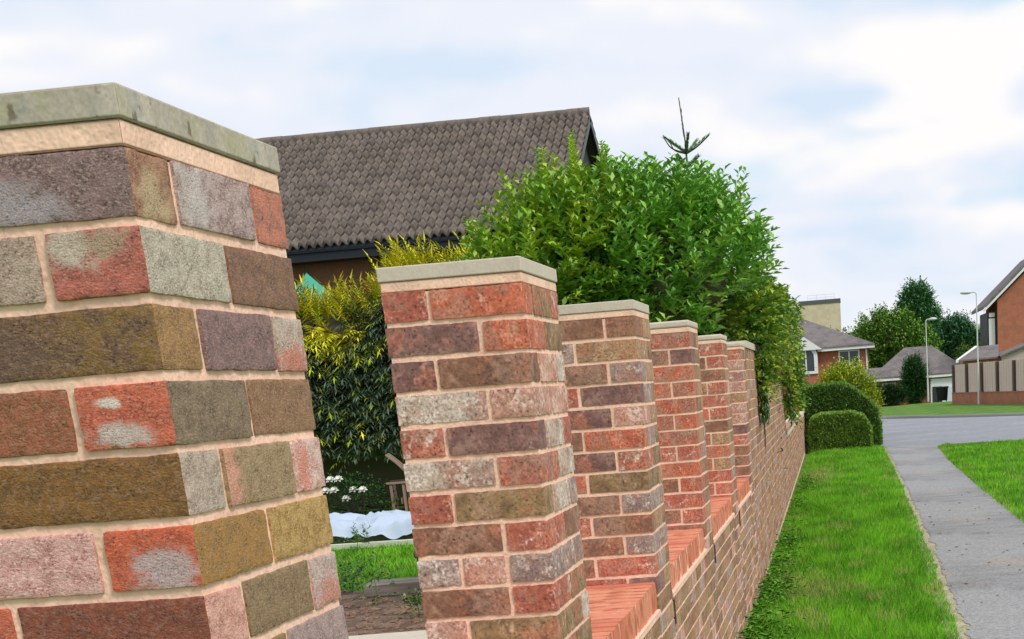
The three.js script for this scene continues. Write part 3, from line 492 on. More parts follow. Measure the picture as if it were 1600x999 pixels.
// ---------------------------------------------------------------- shrubs and climbers along the wall
function leafyShrub(name, label, pos, E, n, seed, tones, keep, spikes, twigs) {
  const t = thing(name, label, 'shrub', pos), F = new Foliage(), r = rng(seed); innerTwigs(E.filter((e, i) => !twigs || twigs.includes(i)), 0.46, t);
  const pick = () => { const c = tones[Math.floor(r() * tones.length)], b = 0.8 + 0.4 * r(); return [c[0] * b, c[1] * b, c[2] * b]; };
  shoots(F, r, E, n, { deep: 0.34, len: 0.2, gap: 0.021, leaf: 0.09, up: 0.6, put: ovalLeaf(0.46), keep, tone: pick, tint: (c, q, r) => { const b = 0.85 + 0.3 * r(); return [c[0] * b, c[1] * b, c[2] * b]; } });
  for (const [sx, sy, sz, sh, k] of spikes(r)) for (let m = 0; m < k; m++) { // upright sprigs that break the outline
    const ox = (r() - 0.5) * (k > 1 ? 0.12 : 0), oz = sz + (k > 1 ? (r() - 0.5) * 0.15 : 0), L = sh * (0.7 + 0.35 * r()), q = Math.round(L / (k > 1 ? 0.018 : 0.024)), lx = (r() - 0.5) * 0.3 + (sx > 0.6 ? 0.25 : 0), c = pick();
    for (let i = 0; i < q; i++) { const s = i / q, a = i * 1.57 + m; for (const d of [0, Math.PI]) F.leaf(sx + ox * (1 - s * 0.6) + (k > 1 ? 0 : lx * L * s), sy + L * s, oz, Math.cos(a + d), 0.8, Math.sin(a + d), 0, 1, 0.3, 0.058 * (1.1 - 0.45 * s), 0.026, c); } }
  mesh('crown', F.geo(), LEAF, t);
  for (let q = 0; q < 7; q++) { const a = q * 0.9, e = E[q % E.length], ex = e[0] + Math.cos(a) * e[3] * 0.4, ez = e[2] + Math.sin(a) * e[5] * 0.4; mesh('stem', limb([[0.05 * Math.cos(a), 0, 0.05 * Math.sin(a)], [ex * 0.4, 0.9, ez * 0.4], [ex * 0.8, 1.7, ez * 0.8], [ex, e[1] + 0.2, ez]], 0.032, 0.008, 6), BARK, t); }
}
leafyShrub('evergreen_shrub', 'big glossy green evergreen shrub rising behind the capped pillars of the garden wall', [-0.9, 0, -11.3],
  [[0.05, 2.34, -0.1, 0.9, 0.84, 0.85], [0.50, 2.44, 0.05, 0.48, 0.6, 0.62], [0.2, 2.7, 0, 0.52, 0.44, 0.5], [-0.1, 1.5, 0, 0.95, 0.95, 0.8], [-0.42, 2.44, 0, 0.5, 0.66, 0.6]], 6600, 3001,
  [[0.23, 0.50, 0.065], [0.19, 0.43, 0.06], [0.28, 0.55, 0.07], [0.21, 0.46, 0.07], [0.36, 0.60, 0.07]], (x, y) => x < lerp(0.58, 1.3, sm(2.1, 2.65, y)),
  (r) => Array.from({ length: 30 }, () => { const x = -0.3 + r() * 1.25; return [x, 2.98 - Math.pow(Math.max(0, x - 0.2), 2) * 0.95, (r() - 0.3) * 0.6, 0.26 + 0.16 * r(), 1]; }), [0, 1, 2, 3, 4]);
leafyShrub('lime_shrub', 'bright yellow green upright shrub in front of the house roof beside the darker evergreen', [-1.65, 0, -10.95],
  [[0.0, 2.38, 0, 0.52, 0.64, 0.55], [0.34, 2.66, -0.05, 0.42, 0.52, 0.5], [-0.3, 2.05, 0.05, 0.36, 0.55, 0.45], [0.0, 1.3, 0, 0.5, 0.9, 0.5]], 3000, 3002,
  [[0.42, 0.60, 0.05], [0.30, 0.50, 0.045], [0.36, 0.54, 0.05], [0.50, 0.64, 0.06], [0.24, 0.44, 0.05]], null,
  (r) => [[0.13, 2.8, 0.05, 0.66, 6], [0.38, 2.92, 0, 0.64, 6], [0.6, 2.94, 0, 0.56, 6], [-0.22, 2.5, 0.05, 0.4, 5], [-0.48, 2.25, 0.05, 0.45, 5], [-0.58, 2.1, 0.05, 0.4, 4], [-0.05, 2.65, 0, 0.42, 5]], [0, 3]);
{ // young fir whose leader stands above the shrub
  const t = thing('young_fir', 'young fir with bare upright leader and one whorl of branches above the evergreen shrub', 'tree', [-0.50, 0, -11.95]);
  mesh('trunk', limb([[0.02, 0, 0], [0.01, 1.8, 0], [0.02, 3.45, 0], [-0.012, 3.9, 0]], 0.03, 0.0045, 6), BARK, t);
  const r = rng(3100), needle = (F, a, b, k) => { for (let i = 0; i < k; i++) { const s = i / k, x = lerp(a[0], b[0], s), y = lerp(a[1], b[1], s), z = lerp(a[2], b[2], s), th = r() * 6.28; F.leaf(x, y, z, (b[0] - a[0]) * 2 + Math.cos(th) * 0.3, (b[1] - a[1]) * 2 + 0.12 + Math.sin(th) * 0.2, (b[2] - a[2]) * 2 + Math.sin(th + 1) * 0.3, 0, 1, 0.2, 0.036, 0.008, [0.16, 0.32, 0.13], 0.1, 0); } };
  for (const [y, L, n, off] of [[3.47, 0.23, 5, 0.1], [3.36, 0.14, 4, 0.5], [3.0, 0.4, 6, 0.7], [2.7, 0.6, 6, 0.2]]) for (let q = 0; q < n; q++) {
    const a = off + q * 6.283 / n, e = [0.02 + Math.cos(a) * L * 0.86, y + L * 0.52, Math.sin(a) * L * 0.86]; const b = mesh('branch', limb([[0.018, y, 0], [Math.cos(a) * L * 0.5, y + L * 0.2, Math.sin(a) * L * 0.5], e], 0.008, 0.004, 5), BARK, t);
    const F = new Foliage(); needle(F, [0.018, y, 0], e, Math.round(420 * L) + 70); mesh('needles', F.geo(), MATTE_LEAF, b);
  }
  const F = new Foliage(); needle(F, [0.018, 3.4, 0], [0.0, 3.8, 0], 46); mesh('needles', F.geo(), MATTE_LEAF, t);
}
{ // climber over the tall wall
  const t = thing('climbing_vine', 'yellow green climbing vine with hanging strands spilling over the tall brick wall', 'vine', [0, 0, -10.2]);
  const E = [[-0.14, 2.1, -1.75, 0.24, 0.24, 0.5], [0.0, 1.88, -1.65, 0.1, 0.28, 0.25], [0.02, 1.62, -1.6, 0.06, 0.2, 0.13], [-0.08, 2.16, -2.6, 0.28, 0.3, 0.9], [-0.08, 2.2, -4.4, 0.28, 0.32, 1.1], [0.0, 2.0, -3.4, 0.14, 0.16, 1.3], [-0.1, 2.15, -6.4, 0.24, 0.28, 1.1], [0.02, 1.98, -5.8, 0.14, 0.16, 1.2], [-0.1, 2.1, -8.2, 0.22, 0.26, 1.0], [0.02, 1.85, -8.3, 0.1, 0.24, 0.6], [0.03, 1.66, -9.05, 0.1, 0.34, 0.45], [0.04, 1.4, -9.2, 0.08, 0.26, 0.3]];
  const F = new Foliage(), r = rng(3201), lime = [0.55, 0.62, 0.05], mid = [0.20, 0.40, 0.05], dark = [0.085, 0.22, 0.045];
  shoots(F, r, E, 7500, { deep: 0.4, len: 0.13, gap: 0.02, leaf: 0.075, up: -0.05, sag: 0.4, keep: (x, y, z) => y > 1.9 || (x > -0.01 && (y > 1.66 || (z > -1.85 && y > 1.4) || (z < -8.4 && y > 1.12))), put: ovalLeaf(0.62), tone: (r) => r(), tint: (k, q, r) => { const c = k > 0.45 ? mix3(mid, lime, 0.3 + 0.7 * r()) : mix3(dark, mid, 0.4 + 0.6 * r()); const b = 0.75 + 0.5 * r(); return [c[0] * b, c[1] * b, c[2] * b]; } });
  for (let q = 0; q < 520; q++) { // ivy flat on the wall face
    const k = r(), z = -1.42 - r() * 0.45, y = 1.9 - Math.pow(r(), 0.8) * 0.6; const far = q % 2; const zz = far ? -8.6 - r() * 1.0 : z, yy = far ? 1.9 - r() * 0.75 : y; F.leaf(0.012 + r() * 0.05, yy, zz, (r() - 0.3) * 0.5, -0.8, (r() - 0.5) * 1.4, 1, 0.2, 0, 0.05 + 0.03 * r(), 0.045, mix3(dark, mid, r() * 0.8)); }
  mesh('foliage', F.geo(), LEAF, t);
  for (const [z, y, d] of [[-1.6, 1.16, 0], [-1.66, 1.05, 0.04], [-9.1, 1.0, 0.05], [-1.5, 1.25, 0.02]]) mesh('hanging_stem', limb([[-0.05, 1.95, z], [0.03 + d, 1.85, z], [0.035, 1.5, z - 0.04], [0.025, y, z - 0.02]], 0.009, 0.005, 5), BARK, t);
}
{ // dark shrub behind the tall wall
  const t = thing('dark_shrub', 'dark green feathery shrub standing behind the vine on the tall wall', 'shrub', [-0.3, 0, -16.6]);
  const F = new Foliage(), r = rng(3301); const E = [[-0.1, 1.95, 0, 0.4, 0.5, 1.1], [0.06, 2.15, -0.7, 0.26, 0.42, 0.5], [-0.35, 1.1, 0, 0.45, 1.1, 1.1]];
  shoots(F, r, E, 1900, { keep: (x, y) => y > 2.05 || x < 0.05, deep: 0.4, len: 0.26, gap: 0.03, leaf: 0.09, up: 0.4, put: ovalLeaf(0.34), tone: (r) => r(), tint: (k, q, r) => mix3([0.045, 0.13, 0.035], [0.09, 0.22, 0.045], k) });
  mesh('crown', F.geo(), MATTE_LEAF, t); mesh('stem', limb([[0, 0, 0], [0.05, 1, 0], [0.1, 2.3, -0.2]], 0.04, 0.012), BARK, t);
}
// golden conifer hedge between the garden and the house
{
  const t = thing('conifer_hedge', 'tall dark conifer hedge with golden yellow new tips below the house gutter', 'hedge', [-6.6, 0, -23.2]);
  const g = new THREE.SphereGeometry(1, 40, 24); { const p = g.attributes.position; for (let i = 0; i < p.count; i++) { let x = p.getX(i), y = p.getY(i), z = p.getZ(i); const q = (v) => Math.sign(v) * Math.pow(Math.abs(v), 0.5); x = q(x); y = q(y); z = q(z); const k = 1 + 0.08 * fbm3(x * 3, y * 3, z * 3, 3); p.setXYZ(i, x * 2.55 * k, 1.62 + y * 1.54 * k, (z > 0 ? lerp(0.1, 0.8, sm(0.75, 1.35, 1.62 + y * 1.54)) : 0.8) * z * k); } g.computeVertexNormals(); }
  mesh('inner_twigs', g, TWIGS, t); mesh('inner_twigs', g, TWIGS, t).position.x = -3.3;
  const F = new Foliage(), r = rng(3401), gold = [0.86, 0.75, 0.05], lime = [0.40, 0.50, 0.04], dk = [0.075, 0.12, 0.065], dm = [0.14, 0.19, 0.115];
  for (let q = 0; q < 6900; q++) {
    const x = r() < 0.75 ? (r() * 2 - 1) * 2.75 : -2.6 - r() * 3.2, top = 3.16 + 0.2 * N2(x * 1.7, 2) + 0.1 * N2(x * 5, 7) + 0.5 * sm(-0.1, 0.7, x); const y = 0.9 + Math.pow(r(), 0.85) * (top - 0.9), onTop = y > top - 0.35; if (y < 1.05 + 0.2 * N2(x * 3, 4) && r() < 0.75) continue;
    const z = onTop ? (r() * 2 - 1) * 0.85 : 0.62 + 0.28 * fbm2(x * 2.2, y * 2.6, 3) + r() * 0.12; 
    const gp = sm(0.2, 0.6, fbm2(x * 2.1 + 9, y * 1.7, 3) * 0.7 + 1.0 * Math.exp(-(((x + 0.55) / 0.55) ** 2 + ((y - 2.95) / 0.5) ** 2)) + (onTop && x > 0 ? 0.7 : 0)), gk = r() < gp ? 1 : r() < 0.1 ? 0.5 : 0;
    const c = gk === 1 ? mix3(lime, gold, 0.35 + 0.65 * r()) : gk ? lime : mix3(dk, dm, r()), b = 0.75 + 0.5 * r(), L = 0.32 + 0.4 * r();
    F.spray(r, x, y, z, (r() - 0.5) * 1.5, onTop ? 0.6 + r() * 0.9 : 0.05 + 0.35 * r(), onTop ? (r() - 0.3) * 1.1 : 0.8, L, L * 0.36, onTop ? 0.1 : 0.32 + 0.3 * r(), [c[0] * b, c[1] * b, c[2] * b]);
  }
  for (let q = 0; q < 150; q++) { const x = (r() * 2 - 1) * 2.0, y = 3.1 + 0.2 * N2(x * 1.7, 2) + 0.5 * sm(-0.1, 0.7, x), L = 0.22 + 0.24 * r(); F.spray(r, x, y, 0.3 + (r() - 0.5) * 0.8, (r() - 0.5) * 0.9, 0.9, (r() - 0.4) * 0.6, L, 0.1, 0.05, gold); }
  mesh('foliage', F.geo(), MATTE_LEAF, t);
}
{ // turquoise parasol top
  const t = thing('garden_parasol', 'turquoise green fabric parasol top showing above the conifer hedge', 'parasol', [-8.2, -0.2, -24.75]);
  const g = new THREE.ConeGeometry(0.66, 0.62, 8, 4, true); { const p = g.attributes.position; for (let i = 0; i < p.count; i++) p.setY(i, p.getY(i) - 0.06 * (p.getX(i) ** 2 + p.getZ(i) ** 2)); g.computeVertexNormals(); } g.translate(0, 3.82, 0);
  mesh('canopy', g, std({ color: col(0.04, 0.34, 0.22), roughness: 0.7, side: THREE.DoubleSide }), t);
  mesh('pole', limb([[0, 0.2, 0], [0, 2, 0], [0, 4.05, 0]], 0.02, 0.018, 8), std({ color: col(0.5, 0.5, 0.5), roughness: 0.4 }), t);
}

// ---------------------------------------------------------------- garden
const soilTex = tex(512, 512, (u, v) => { const a = tf(u, v, 10, 501, 5), f = tf(u, v, 90, 505, 2); const c = mix3([0.17, 0.10, 0.065], [0.30, 0.19, 0.13], sm(-0.3, 0.4, a)); const k = 1 + 0.4 * f; return [c[0] * k, c[1] * k, c[2] * k]; }); soilTex.repeat.set(0.8, 0.8);
struct('garden_soil', polyGeo([[-4.6, -8.6], [-0.5, -8.6], [-0.5, -11.6], [-2.4, -12.0], [-4.9, -12.35]], 0.006), std({ map: soilTex, bumpMap: asphaltBump, bumpScale: 0.03, roughness: 1 }));
{ const F = new Foliage(), r = rng(4001); const b = new THREE.IcosahedronGeometry(1, 0), gs = []; for (let q = 0; q < 420; q++) { const g = b.clone(), s = 0.012 + 0.035 * r() * r(); g.scale(s * (0.8 + r()), s * (0.5 + 0.5 * r()), s * (0.8 + r())); g.rotateY(r() * 6); g.translate(-4.3 + r() * 2.6, 0.012, -9.3 - r() * 2.4); gs.push(g); }
  const m = mesh('soil_clods', mergeGeometries(gs), std({ map: soilTex, roughness: 1 })); m.userData = { kind: 'stuff', label: 'reddish brown clods and chips on the garden soil' }; }
const timber = (a, b, s) => { const t = tex(256, 256, (u, v) => { const n = vn(u * 4, v * 40, 160, s) * 0.6 + vn(u * 9, v * 90, 810, s + 3) * 0.4; return mix3(a, b, sm(-0.5, 0.5, n)); }); return t; };
{ const g = new RoundedBoxGeometry(1.9, 0.11, 0.42, 2, 0.012); boxUV(g); const m = mesh('timber_sleeper', g, std({ map: timber([0.20, 0.155, 0.12], [0.33, 0.27, 0.22], 511), roughness: 0.95 })); m.position.set(-2.75, 0.06, -11.95); m.rotation.y = 0.14; tag(m, 'weathered timber sleeper lying between the lawn and the bare soil', 'timber'); }
{ const g = new RoundedBoxGeometry(1.15, 0.06, 0.5, 3, 0.02); boxUV(g); const m = mesh('pale_slab', g, std({ map: cleanTex, color: col(1, 1, 1), roughness: 0.7 })); m.position.set(-2.5, 0.03, -8.78); m.rotation.y = 0.1; tag(m, 'pale stone slab lying on the soil by the low wall', 'slab'); }
{ const g = new RoundedBoxGeometry(4.2, 0.07, 0.06, 2, 0.008); boxUV(g); const m = mesh('lawn_edging', g, std({ color: col(0.62, 0.62, 0.50), roughness: 0.8 })); m.position.set(-5.0, 0.035, -16.72); m.rotation.y = -0.02; tag(m, 'pale edging board along the far side of the small lawn', 'edging'); }
{ // raised bed with the sheet over it
  const t = thing('raised_bed', 'low timber raised bed under the white sheet', 'planter', [-5.1, 0, -18.0]); const tm = std({ map: timber([0.10, 0.12, 0.06], [0.16, 0.17, 0.09], 521), roughness: 0.9 });
  mesh('board', box(-1.7, 1.7, 0.0, 0.16, 0.72, 0.76), tm, t); mesh('board', box(-1.7, 1.7, 0.0, 0.16, -0.76, -0.72), tm, t); mesh('board', box(-1.74, -1.702, 0, 0.16, -0.76, 0.76), tm, t); mesh('board', box(1.702, 1.74, 0, 0.16, -0.76, 0.76), tm, t);
  mesh('soil', box(-1.69, 1.69, 0, 0.13, -0.71, 0.71), std({ map: soilTex, roughness: 1 }), t);
  const g = new THREE.PlaneGeometry(3.5, 1.8, 120, 60); g.rotateX(-Math.PI / 2); const p = g.attributes.position;
  for (let i = 0; i < p.count; i++) { const x = p.getX(i), z = p.getZ(i); const rd = 1 - Math.abs(N2(x * 0.9 + z * 1.2, z * 0.7 - x * 0.5)) * 1.6, r2 = 1 - Math.abs(N2(x * 2.1 - z * 1.3 + 9, z * 1.1)) * 1.8; p.setY(i, 0.17 + 0.07 * rd + 0.035 * r2 + 0.05 * N2(x * 0.7, z * 0.9 + 3) - 0.15 * sm(0.8, 0.9, z) + 0.03); p.setZ(i, z + 0.04 * N2(x * 1.2, 8)); } g.computeVertexNormals();
  const s = mesh('plastic_sheet', g, std({ color: col(0.46, 0.54, 0.66), roughness: 0.6, side: THREE.DoubleSide })); s.position.set(-5.1, 0.02, -18.0); tag(s, 'crumpled bluish white sheet spread over the low raised bed', 'sheet');
}
{ // white rose bush
  const t = thing('white_rose_bush', 'small rose bush with white blooms in front of the dark hedge', 'rose bush', [-6.35, 0, -20.0]); const F = new Foliage(), r = rng(4101);
  shoots(F, r, [[0, 0.38, 0, 0.42, 0.34, 0.3], [0.25, 0.28, 0, 0.3, 0.26, 0.3]], 420, { deep: 0.5, len: 0.14, gap: 0.03, leaf: 0.055, up: 0.4, put: ovalLeaf(0.6), tone: (r) => r(), tint: (k) => mix3([0.02, 0.06, 0.018], [0.06, 0.14, 0.03], k) }); mesh('foliage', F.geo(), MATTE_LEAF, t);
  const W = std({ color: col(0.80, 0.80, 0.70), roughness: 0.7, side: THREE.DoubleSide });
  for (const [x, y] of [[-0.25, 0.72], [-0.13, 0.72], [-0.34, 0.57], [-0.22, 0.57], [0.06, 0.56], [0.2, 0.55], [-0.06, 0.44]]) { const B = new Foliage(); for (let q = 0; q < 18; q++) { const a = q * 2.4, e = q / 18; B.leaf(0, 0, 0, Math.cos(a), 0.1 + 1.3 * e, Math.sin(a), 0, 1, 0, 0.062 - 0.02 * e, 0.05, [1, 1, 1], 0.3, 0.15); } const m = mesh('flower', B.geo(), W, t); m.position.set(x, y, 0.27); m.rotation.x = 0.75; m.scale.setScalar(1.2); }
  for (const x of [-0.2, 0.05, 0.2]) mesh('stem', limb([[0, 0, 0], [x * 0.5, 0.25, 0.05], [x, 0.5, 0.15]], 0.008, 0.004, 5), BARK, t);
}
{ // wooden chair
  const t = thing('wooden_chair', 'weathered brown wooden garden chair with curved slatted back', 'chair', [-5.72, 0, -20.4], 0.2); const m = std({ map: timber([0.20, 0.125, 0.085], [0.33, 0.23, 0.17], 531), roughness: 0.85 });
  const bar = (n, pts, w, d) => { const c = new THREE.CatmullRomCurve3(pts.map((q) => new THREE.Vector3(...q))); const s = new THREE.Shape([new THREE.Vector2(-w / 2, -d / 2), new THREE.Vector2(w / 2, -d / 2), new THREE.Vector2(w / 2, d / 2), new THREE.Vector2(-w / 2, d / 2)]); mesh(n, new THREE.ExtrudeGeometry(s, { steps: 10, extrudePath: c, bevelEnabled: false }), m, t); };
  for (let q = 0; q < 4; q++) bar('back_slat', [[0.34 + q * 0.01, 0.30, -0.22 + q * 0.15], [0.18, 0.55, -0.22 + q * 0.15], [-0.02, 0.83, -0.22 + q * 0.15], [-0.2, 1.0, -0.22 + q * 0.15]], 0.11, 0.022);
  for (const z of [-0.27, 0.3]) { bar('leg', [[-0.18, 0, z], [-0.18, 0.35, z], [-0.18, 0.6, z]], 0.05, 0.04); bar('leg', [[0.0, 0, z], [0, 0.3, z], [0.0, 0.58, z]], 0.045, 0.04); bar('leg', [[0.42, 0, z], [0.42, 0.3, z], [0.42, 0.6, z]], 0.05, 0.04); bar('armrest', [[-0.24, 0.6, z], [0.1, 0.6, z], [0.48, 0.62, z]], 0.08, 0.025); }
  for (let q = 0; q < 5; q++) bar('seat_slat', [[-0.16 + q * 0.11, 0.34, -0.26], [-0.16 + q * 0.11, 0.335, 0], [-0.16 + q * 0.11, 0.34, 0.29]], 0.022, 0.085);
}
{ const pts = [[0.0, 0], [0.1, 0], [0.145, 0.26], [0.165, 0.262], [0.168, 0.31], [0.15, 0.312], [0.14, 0.27], [0, 0.26]].map((q) => new THREE.Vector2(...q)); const t = thing('plant_pot', 'dark terracotta plant pot standing at the corner of the small lawn', 'pot', [-3.22, 0, -12.4]); mesh('pot', new THREE.LatheGeometry(pts, 28), std({ color: col(0.11, 0.045, 0.032), roughness: 0.7 }), t); mesh('soil', new THREE.CircleGeometry(0.14, 20).rotateX(-Math.PI / 2).translate(0, 0.28, 0), std({ map: soilTex, roughness: 1 }), t); }
for (const [i, x, z, h, lb] of [[0, -3.36, -11.0, 0.36, 'leafy green seedling growing from the bare soil before the timber sleeper'], [1, -3.95, -12.15, 0.22, 'low bright green weed at the front edge of the small lawn'], [2, -5.25, -16.4, 0.24, 'bright green weed against the pale lawn edging board'], [3, -2.75, -10.1, 0.16, 'small pale weed in the soil behind the pale slab']]) {
  const t = thing('weed', lb, 'weed', [x, 0, z], 0, 'weeds in the garden'); const F = new Foliage(), r = rng(4200 + i); shoots(F, r, [[0, h * 0.55, 0, h * 0.45, h * 0.5, h * 0.45]], 50, { deep: 0.7, len: 0.1, gap: 0.025, leaf: 0.05, up: 0.6, put: ovalLeaf(0.5), tone: (r) => r(), tint: (k) => mix3([0.05, 0.15, 0.02], [0.16, 0.30, 0.05], k) }); mesh('leaves', F.geo(), LEAF, t); mesh('stem', limb([[0, 0, 0], [0.01, h * 0.4, 0], [0, h * 0.8, 0]], 0.005, 0.003, 5), MATTE_LEAF.clone(), t).material = std({ color: col(0.08, 0.15, 0.04) });
}

// ---------------------------------------------------------------- grass
{
  const r = rng(5001), g1 = [0.09, 0.33, 0.014], g2 = [0.23, 0.62, 0.028], g3 = [0.40, 0.58, 0.05], straw = [0.48, 0.42, 0.19];
  const tuft = (F, x, z, h, w, y = 0) => { const n = N2(x * 1.1, z * 0.8), m = N2(x * 3.3 + 5, z * 2.6); let c = mix3(g1, g2, clamp(0.5 + 0.55 * n + 0.4 * m + 0.4 * (r() - 0.5))); if (r() < 0.16) c = mix3(c, g3, r()); const dry = sm(0.5, 0.8, N2(x * 1.7 + 20, z * 0.9 + 4)) * 0.55 + 0.05 + 0.65 * Math.exp(-((x - 0.42) ** 2 / 0.05 + (z + 10.2) ** 2 / 0.5)) + 0.75 * Math.exp(-((x - 0.3) ** 2 / 0.05 + (z + 24) ** 2 / 3)); if (r() < dry) c = mix3(straw, g3, r() * 0.6); const a = r() * 6.283, q = 0.2 + 0.8 * r(), la = r() * 6.283; F.blade(x, y, z, h * (0.55 + 0.75 * r()), Math.cos(la) * h * q, Math.sin(la) * h * q, Math.cos(a) * w, Math.sin(a) * w, c); };
  const area = (name, label, n, fx) => { const F = new Foliage(); for (let i = 0; i < n; i++) fx(F, i / n); const m = mesh(name, F.geo(), GRASS); m.userData = { kind: 'stuff', label }; };
  area('verge_grass', 'lush green grass on the strip between wall and path', 165000, (F) => { const z = -6.2 - 27 * Math.pow(r(), 1.75), x1 = along(pl, z) + 0.02 * N2(z * 2, 1), x = 0.0 + (x1 + 0.03) * Math.pow(r(), 0.96), far = (1.6 - z) / 9; const edge = x > x1 - 0.1 ? 0.6 : 1; tuft(F, x, z, (0.052 + 0.03 * Math.max(0, N2(x * 2, z * 1.5))) * edge * (1 + 0.12 * far), 0.0019 * (0.4 + 0.6 * far)); });
  area('path_side_grass', 'bright green grass on the far side of the path', 56000, (F) => { const z = -12.5 - 20 * Math.pow(r(), 1.2), x0 = along(pr, z), x1 = 5.2, x = x0 - 0.03 + (x1 - x0) * Math.pow(r(), 1.3), far = (1.6 - z) / 9; if (z < -31.6 && x > 3) return; tuft(F, x, z, 0.06, 0.0022 * (0.4 + 0.6 * far)); });
  area('garden_grass', 'bright green garden lawn seen between the two nearest pillars', 16000, (F) => { const z = -12.25 - r() * 4.4, x = -6.4 + r() * 3.4; tuft(F, x, z, 0.06, 0.005); });
  // broad-leaved weeds along the foot of the wall
  const F = new Foliage(); for (let i = 0; i < 2600; i++) { const z = -6.5 - 17 * Math.pow(r(), 1.4), k = N2(z * 0.8, 31) + 0.5 * N2(z * 3, 33); if (k < -0.15) continue; const x = 0.015 + 0.26 * Math.pow(r(), 1.6) * (0.5 + k), a = r() * 6.283, y = 0.015 + 0.1 * r() * (0.6 + k); F.leaf(x, y, z, Math.cos(a), 0.5 * r(), Math.sin(a), 0, 1, 0, 0.035 + 0.04 * r(), 0.02 + 0.015 * r(), mix3([0.07, 0.2, 0.025], [0.17, 0.37, 0.045], r())); }
  const m = mesh('wall_weeds', F.geo(), MATTE_LEAF); m.userData = { kind: 'stuff', label: 'dark broad leaved weeds along the foot of the wall' };
  const D = new Foliage(); for (let i = 0; i < 60; i++) { const z = -7 - r() * 12, x = along(pl, z) + 0.05 + r() * 1.0, a = r() * 6.283; D.leaf(x, 0.012, z, Math.cos(a), 0.1, Math.sin(a), 0, 1, 0.1, 0.02 + 0.03 * r(), 0.02, mix3([0.10, 0.06, 0.03], [0.3, 0.2, 0.1], r())); }
  const dm = mesh('fallen_leaves', D.geo(), MATTE_LEAF); dm.userData = { kind: 'stuff', label: 'few small dry leaves scattered on the path' };
}

// ---------------------------------------------------------------- clipped hedges at the wall's end
function clipped(name, label, pos, profile, depth, seed, n, tones) {        // profile: list of [x, height]
  const t = thing(name, label, 'hedge', pos); const F = new Foliage(), r = rng(seed); const hx = (x) => { for (let i = 0; i + 1 < profile.length; i++) if (x <= profile[i + 1][0]) { const k = (x - profile[i][0]) / (profile[i + 1][0] - profile[i][0]); return lerp(profile[i][1], profile[i + 1][1], clamp(k)); } return profile[profile.length - 1][1]; };
  const x0 = profile[0][0], x1 = profile[profile.length - 1][0]; const s = new THREE.Shape([new THREE.Vector2(x0 + 0.05, 0), ...[...profile].map(([x, h]) => new THREE.Vector2(clamp(x, x0 + 0.05, x1 - 0.05), h - 0.06)), new THREE.Vector2(x1 - 0.05, 0)]);
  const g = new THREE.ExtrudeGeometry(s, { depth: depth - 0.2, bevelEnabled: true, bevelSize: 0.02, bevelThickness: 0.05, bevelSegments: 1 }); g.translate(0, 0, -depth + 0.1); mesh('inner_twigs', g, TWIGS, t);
  for (let i = 0; i < n; i++) { const k = r(); let x, y, z, nx = 0, ny = 0, nz = 0; x = x0 + (x1 - x0) * r(); const h = hx(x); if (k < 0.45) { y = h * r(); z = 0; nz = 1; } else if (k < 0.8) { y = h; z = -depth * r(); ny = 1; } else { x = r() < 0.8 ? x1 : x0; y = hx(x) * r(); z = -depth * r(); nx = x === x1 ? 1 : -1; }
    const b = 0.05 * fbm3(x * 4, y * 4, z * 4 + seed, 3); x += nx * b; y += ny * b; z += nz * b; const c = tones(r, ny, x, y); F.leaf(x - nx * 0.03 * r(), y - ny * 0.03 * r(), z - nz * 0.03 * r(), nx + (r() - 0.5) * 1.6, ny + 0.3 + (r() - 0.5) * 1.4, nz + (r() - 0.5) * 1.6, (r() - 0.5), 1, (r() - 0.5), 0.05 + 0.03 * r(), 0.028, c); }
  mesh('foliage', F.geo(), MATTE_LEAF, t); return t;
}
clipped('box_hedge', 'low clipped box hedge with rounded top at the end of the grass strip', [0.64, 0, -32.6], [[-0.68, 0.5], [-0.62, 0.7], [-0.4, 0.79], [0.3, 0.79], [0.56, 0.7], [0.68, 0.48]], 1.2, 6001, 16000, (r, ny) => mix3([0.16, 0.30, 0.06], r() < 0.5 ? [0.44, 0.58, 0.10] : [0.25, 0.43, 0.08], r()));
clipped('clipped_hedge', 'taller dark clipped hedge with sloping shoulder behind the low box hedge', [0.72, 0, -34.2], [[-0.95, 1.38], [0.1, 1.42], [0.4, 1.2], [0.68, 0.98], [0.83, 0.78], [0.86, 0.5]], 2.2, 6002, 24000, (r, ny, x) => mix3([0.10, 0.22, 0.05], r() < 0.4 ? [0.34, 0.50, 0.08] : [0.18, 0.35, 0.065], r()));
function bush(name, label, pos, E, n, leaf, tones, seed, cat = 'shrub', trunk, grp) {
  const t = thing(name, label, cat, pos, 0, grp); const F = new Foliage(), r = rng(seed);
  shoots(F, r, E, n, { deep: 0.45, len: leaf * (leaf > 0.15 ? 2.2 : 4), gap: leaf * 0.5, leaf, up: 0.35, put: ovalLeaf(0.55), tone: (r) => r(), tint: (k, q, r) => { const c = mix3(tones[0], tones[1], k); const b = 0.75 + 0.5 * r(); return [c[0] * b, c[1] * b, c[2] * b]; } });
  innerTwigs(E, 0.66, t); mesh('crown', F.geo(), MATTE_LEAF, t); const [cx, cy, cz] = E[0]; const tr = trunk ?? 0.05; mesh('trunk', limb([[0, 0, 0], [cx * 0.3, cy * 0.5, cz * 0.3], [cx, cy, cz]], tr, tr * 0.4), BARK, t);
  if (tr > 0.1) for (let q = 0; q < 7; q++) { const e = E[q % E.length], a = q * 2.1; mesh('limb', limb([[cx * 0.3, cy * 0.5, cz * 0.3], [lerp(cx, e[0], 0.5), lerp(cy * 0.6, e[1], 0.5), lerp(cz, e[2], 0.5)], [e[0] + Math.cos(a) * e[3] * 0.5, e[1] + 0.2 * e[4], e[2] + Math.sin(a) * e[5] * 0.5]], tr * 0.45, tr * 0.1, 5), BARK, t); }
  return t;
}
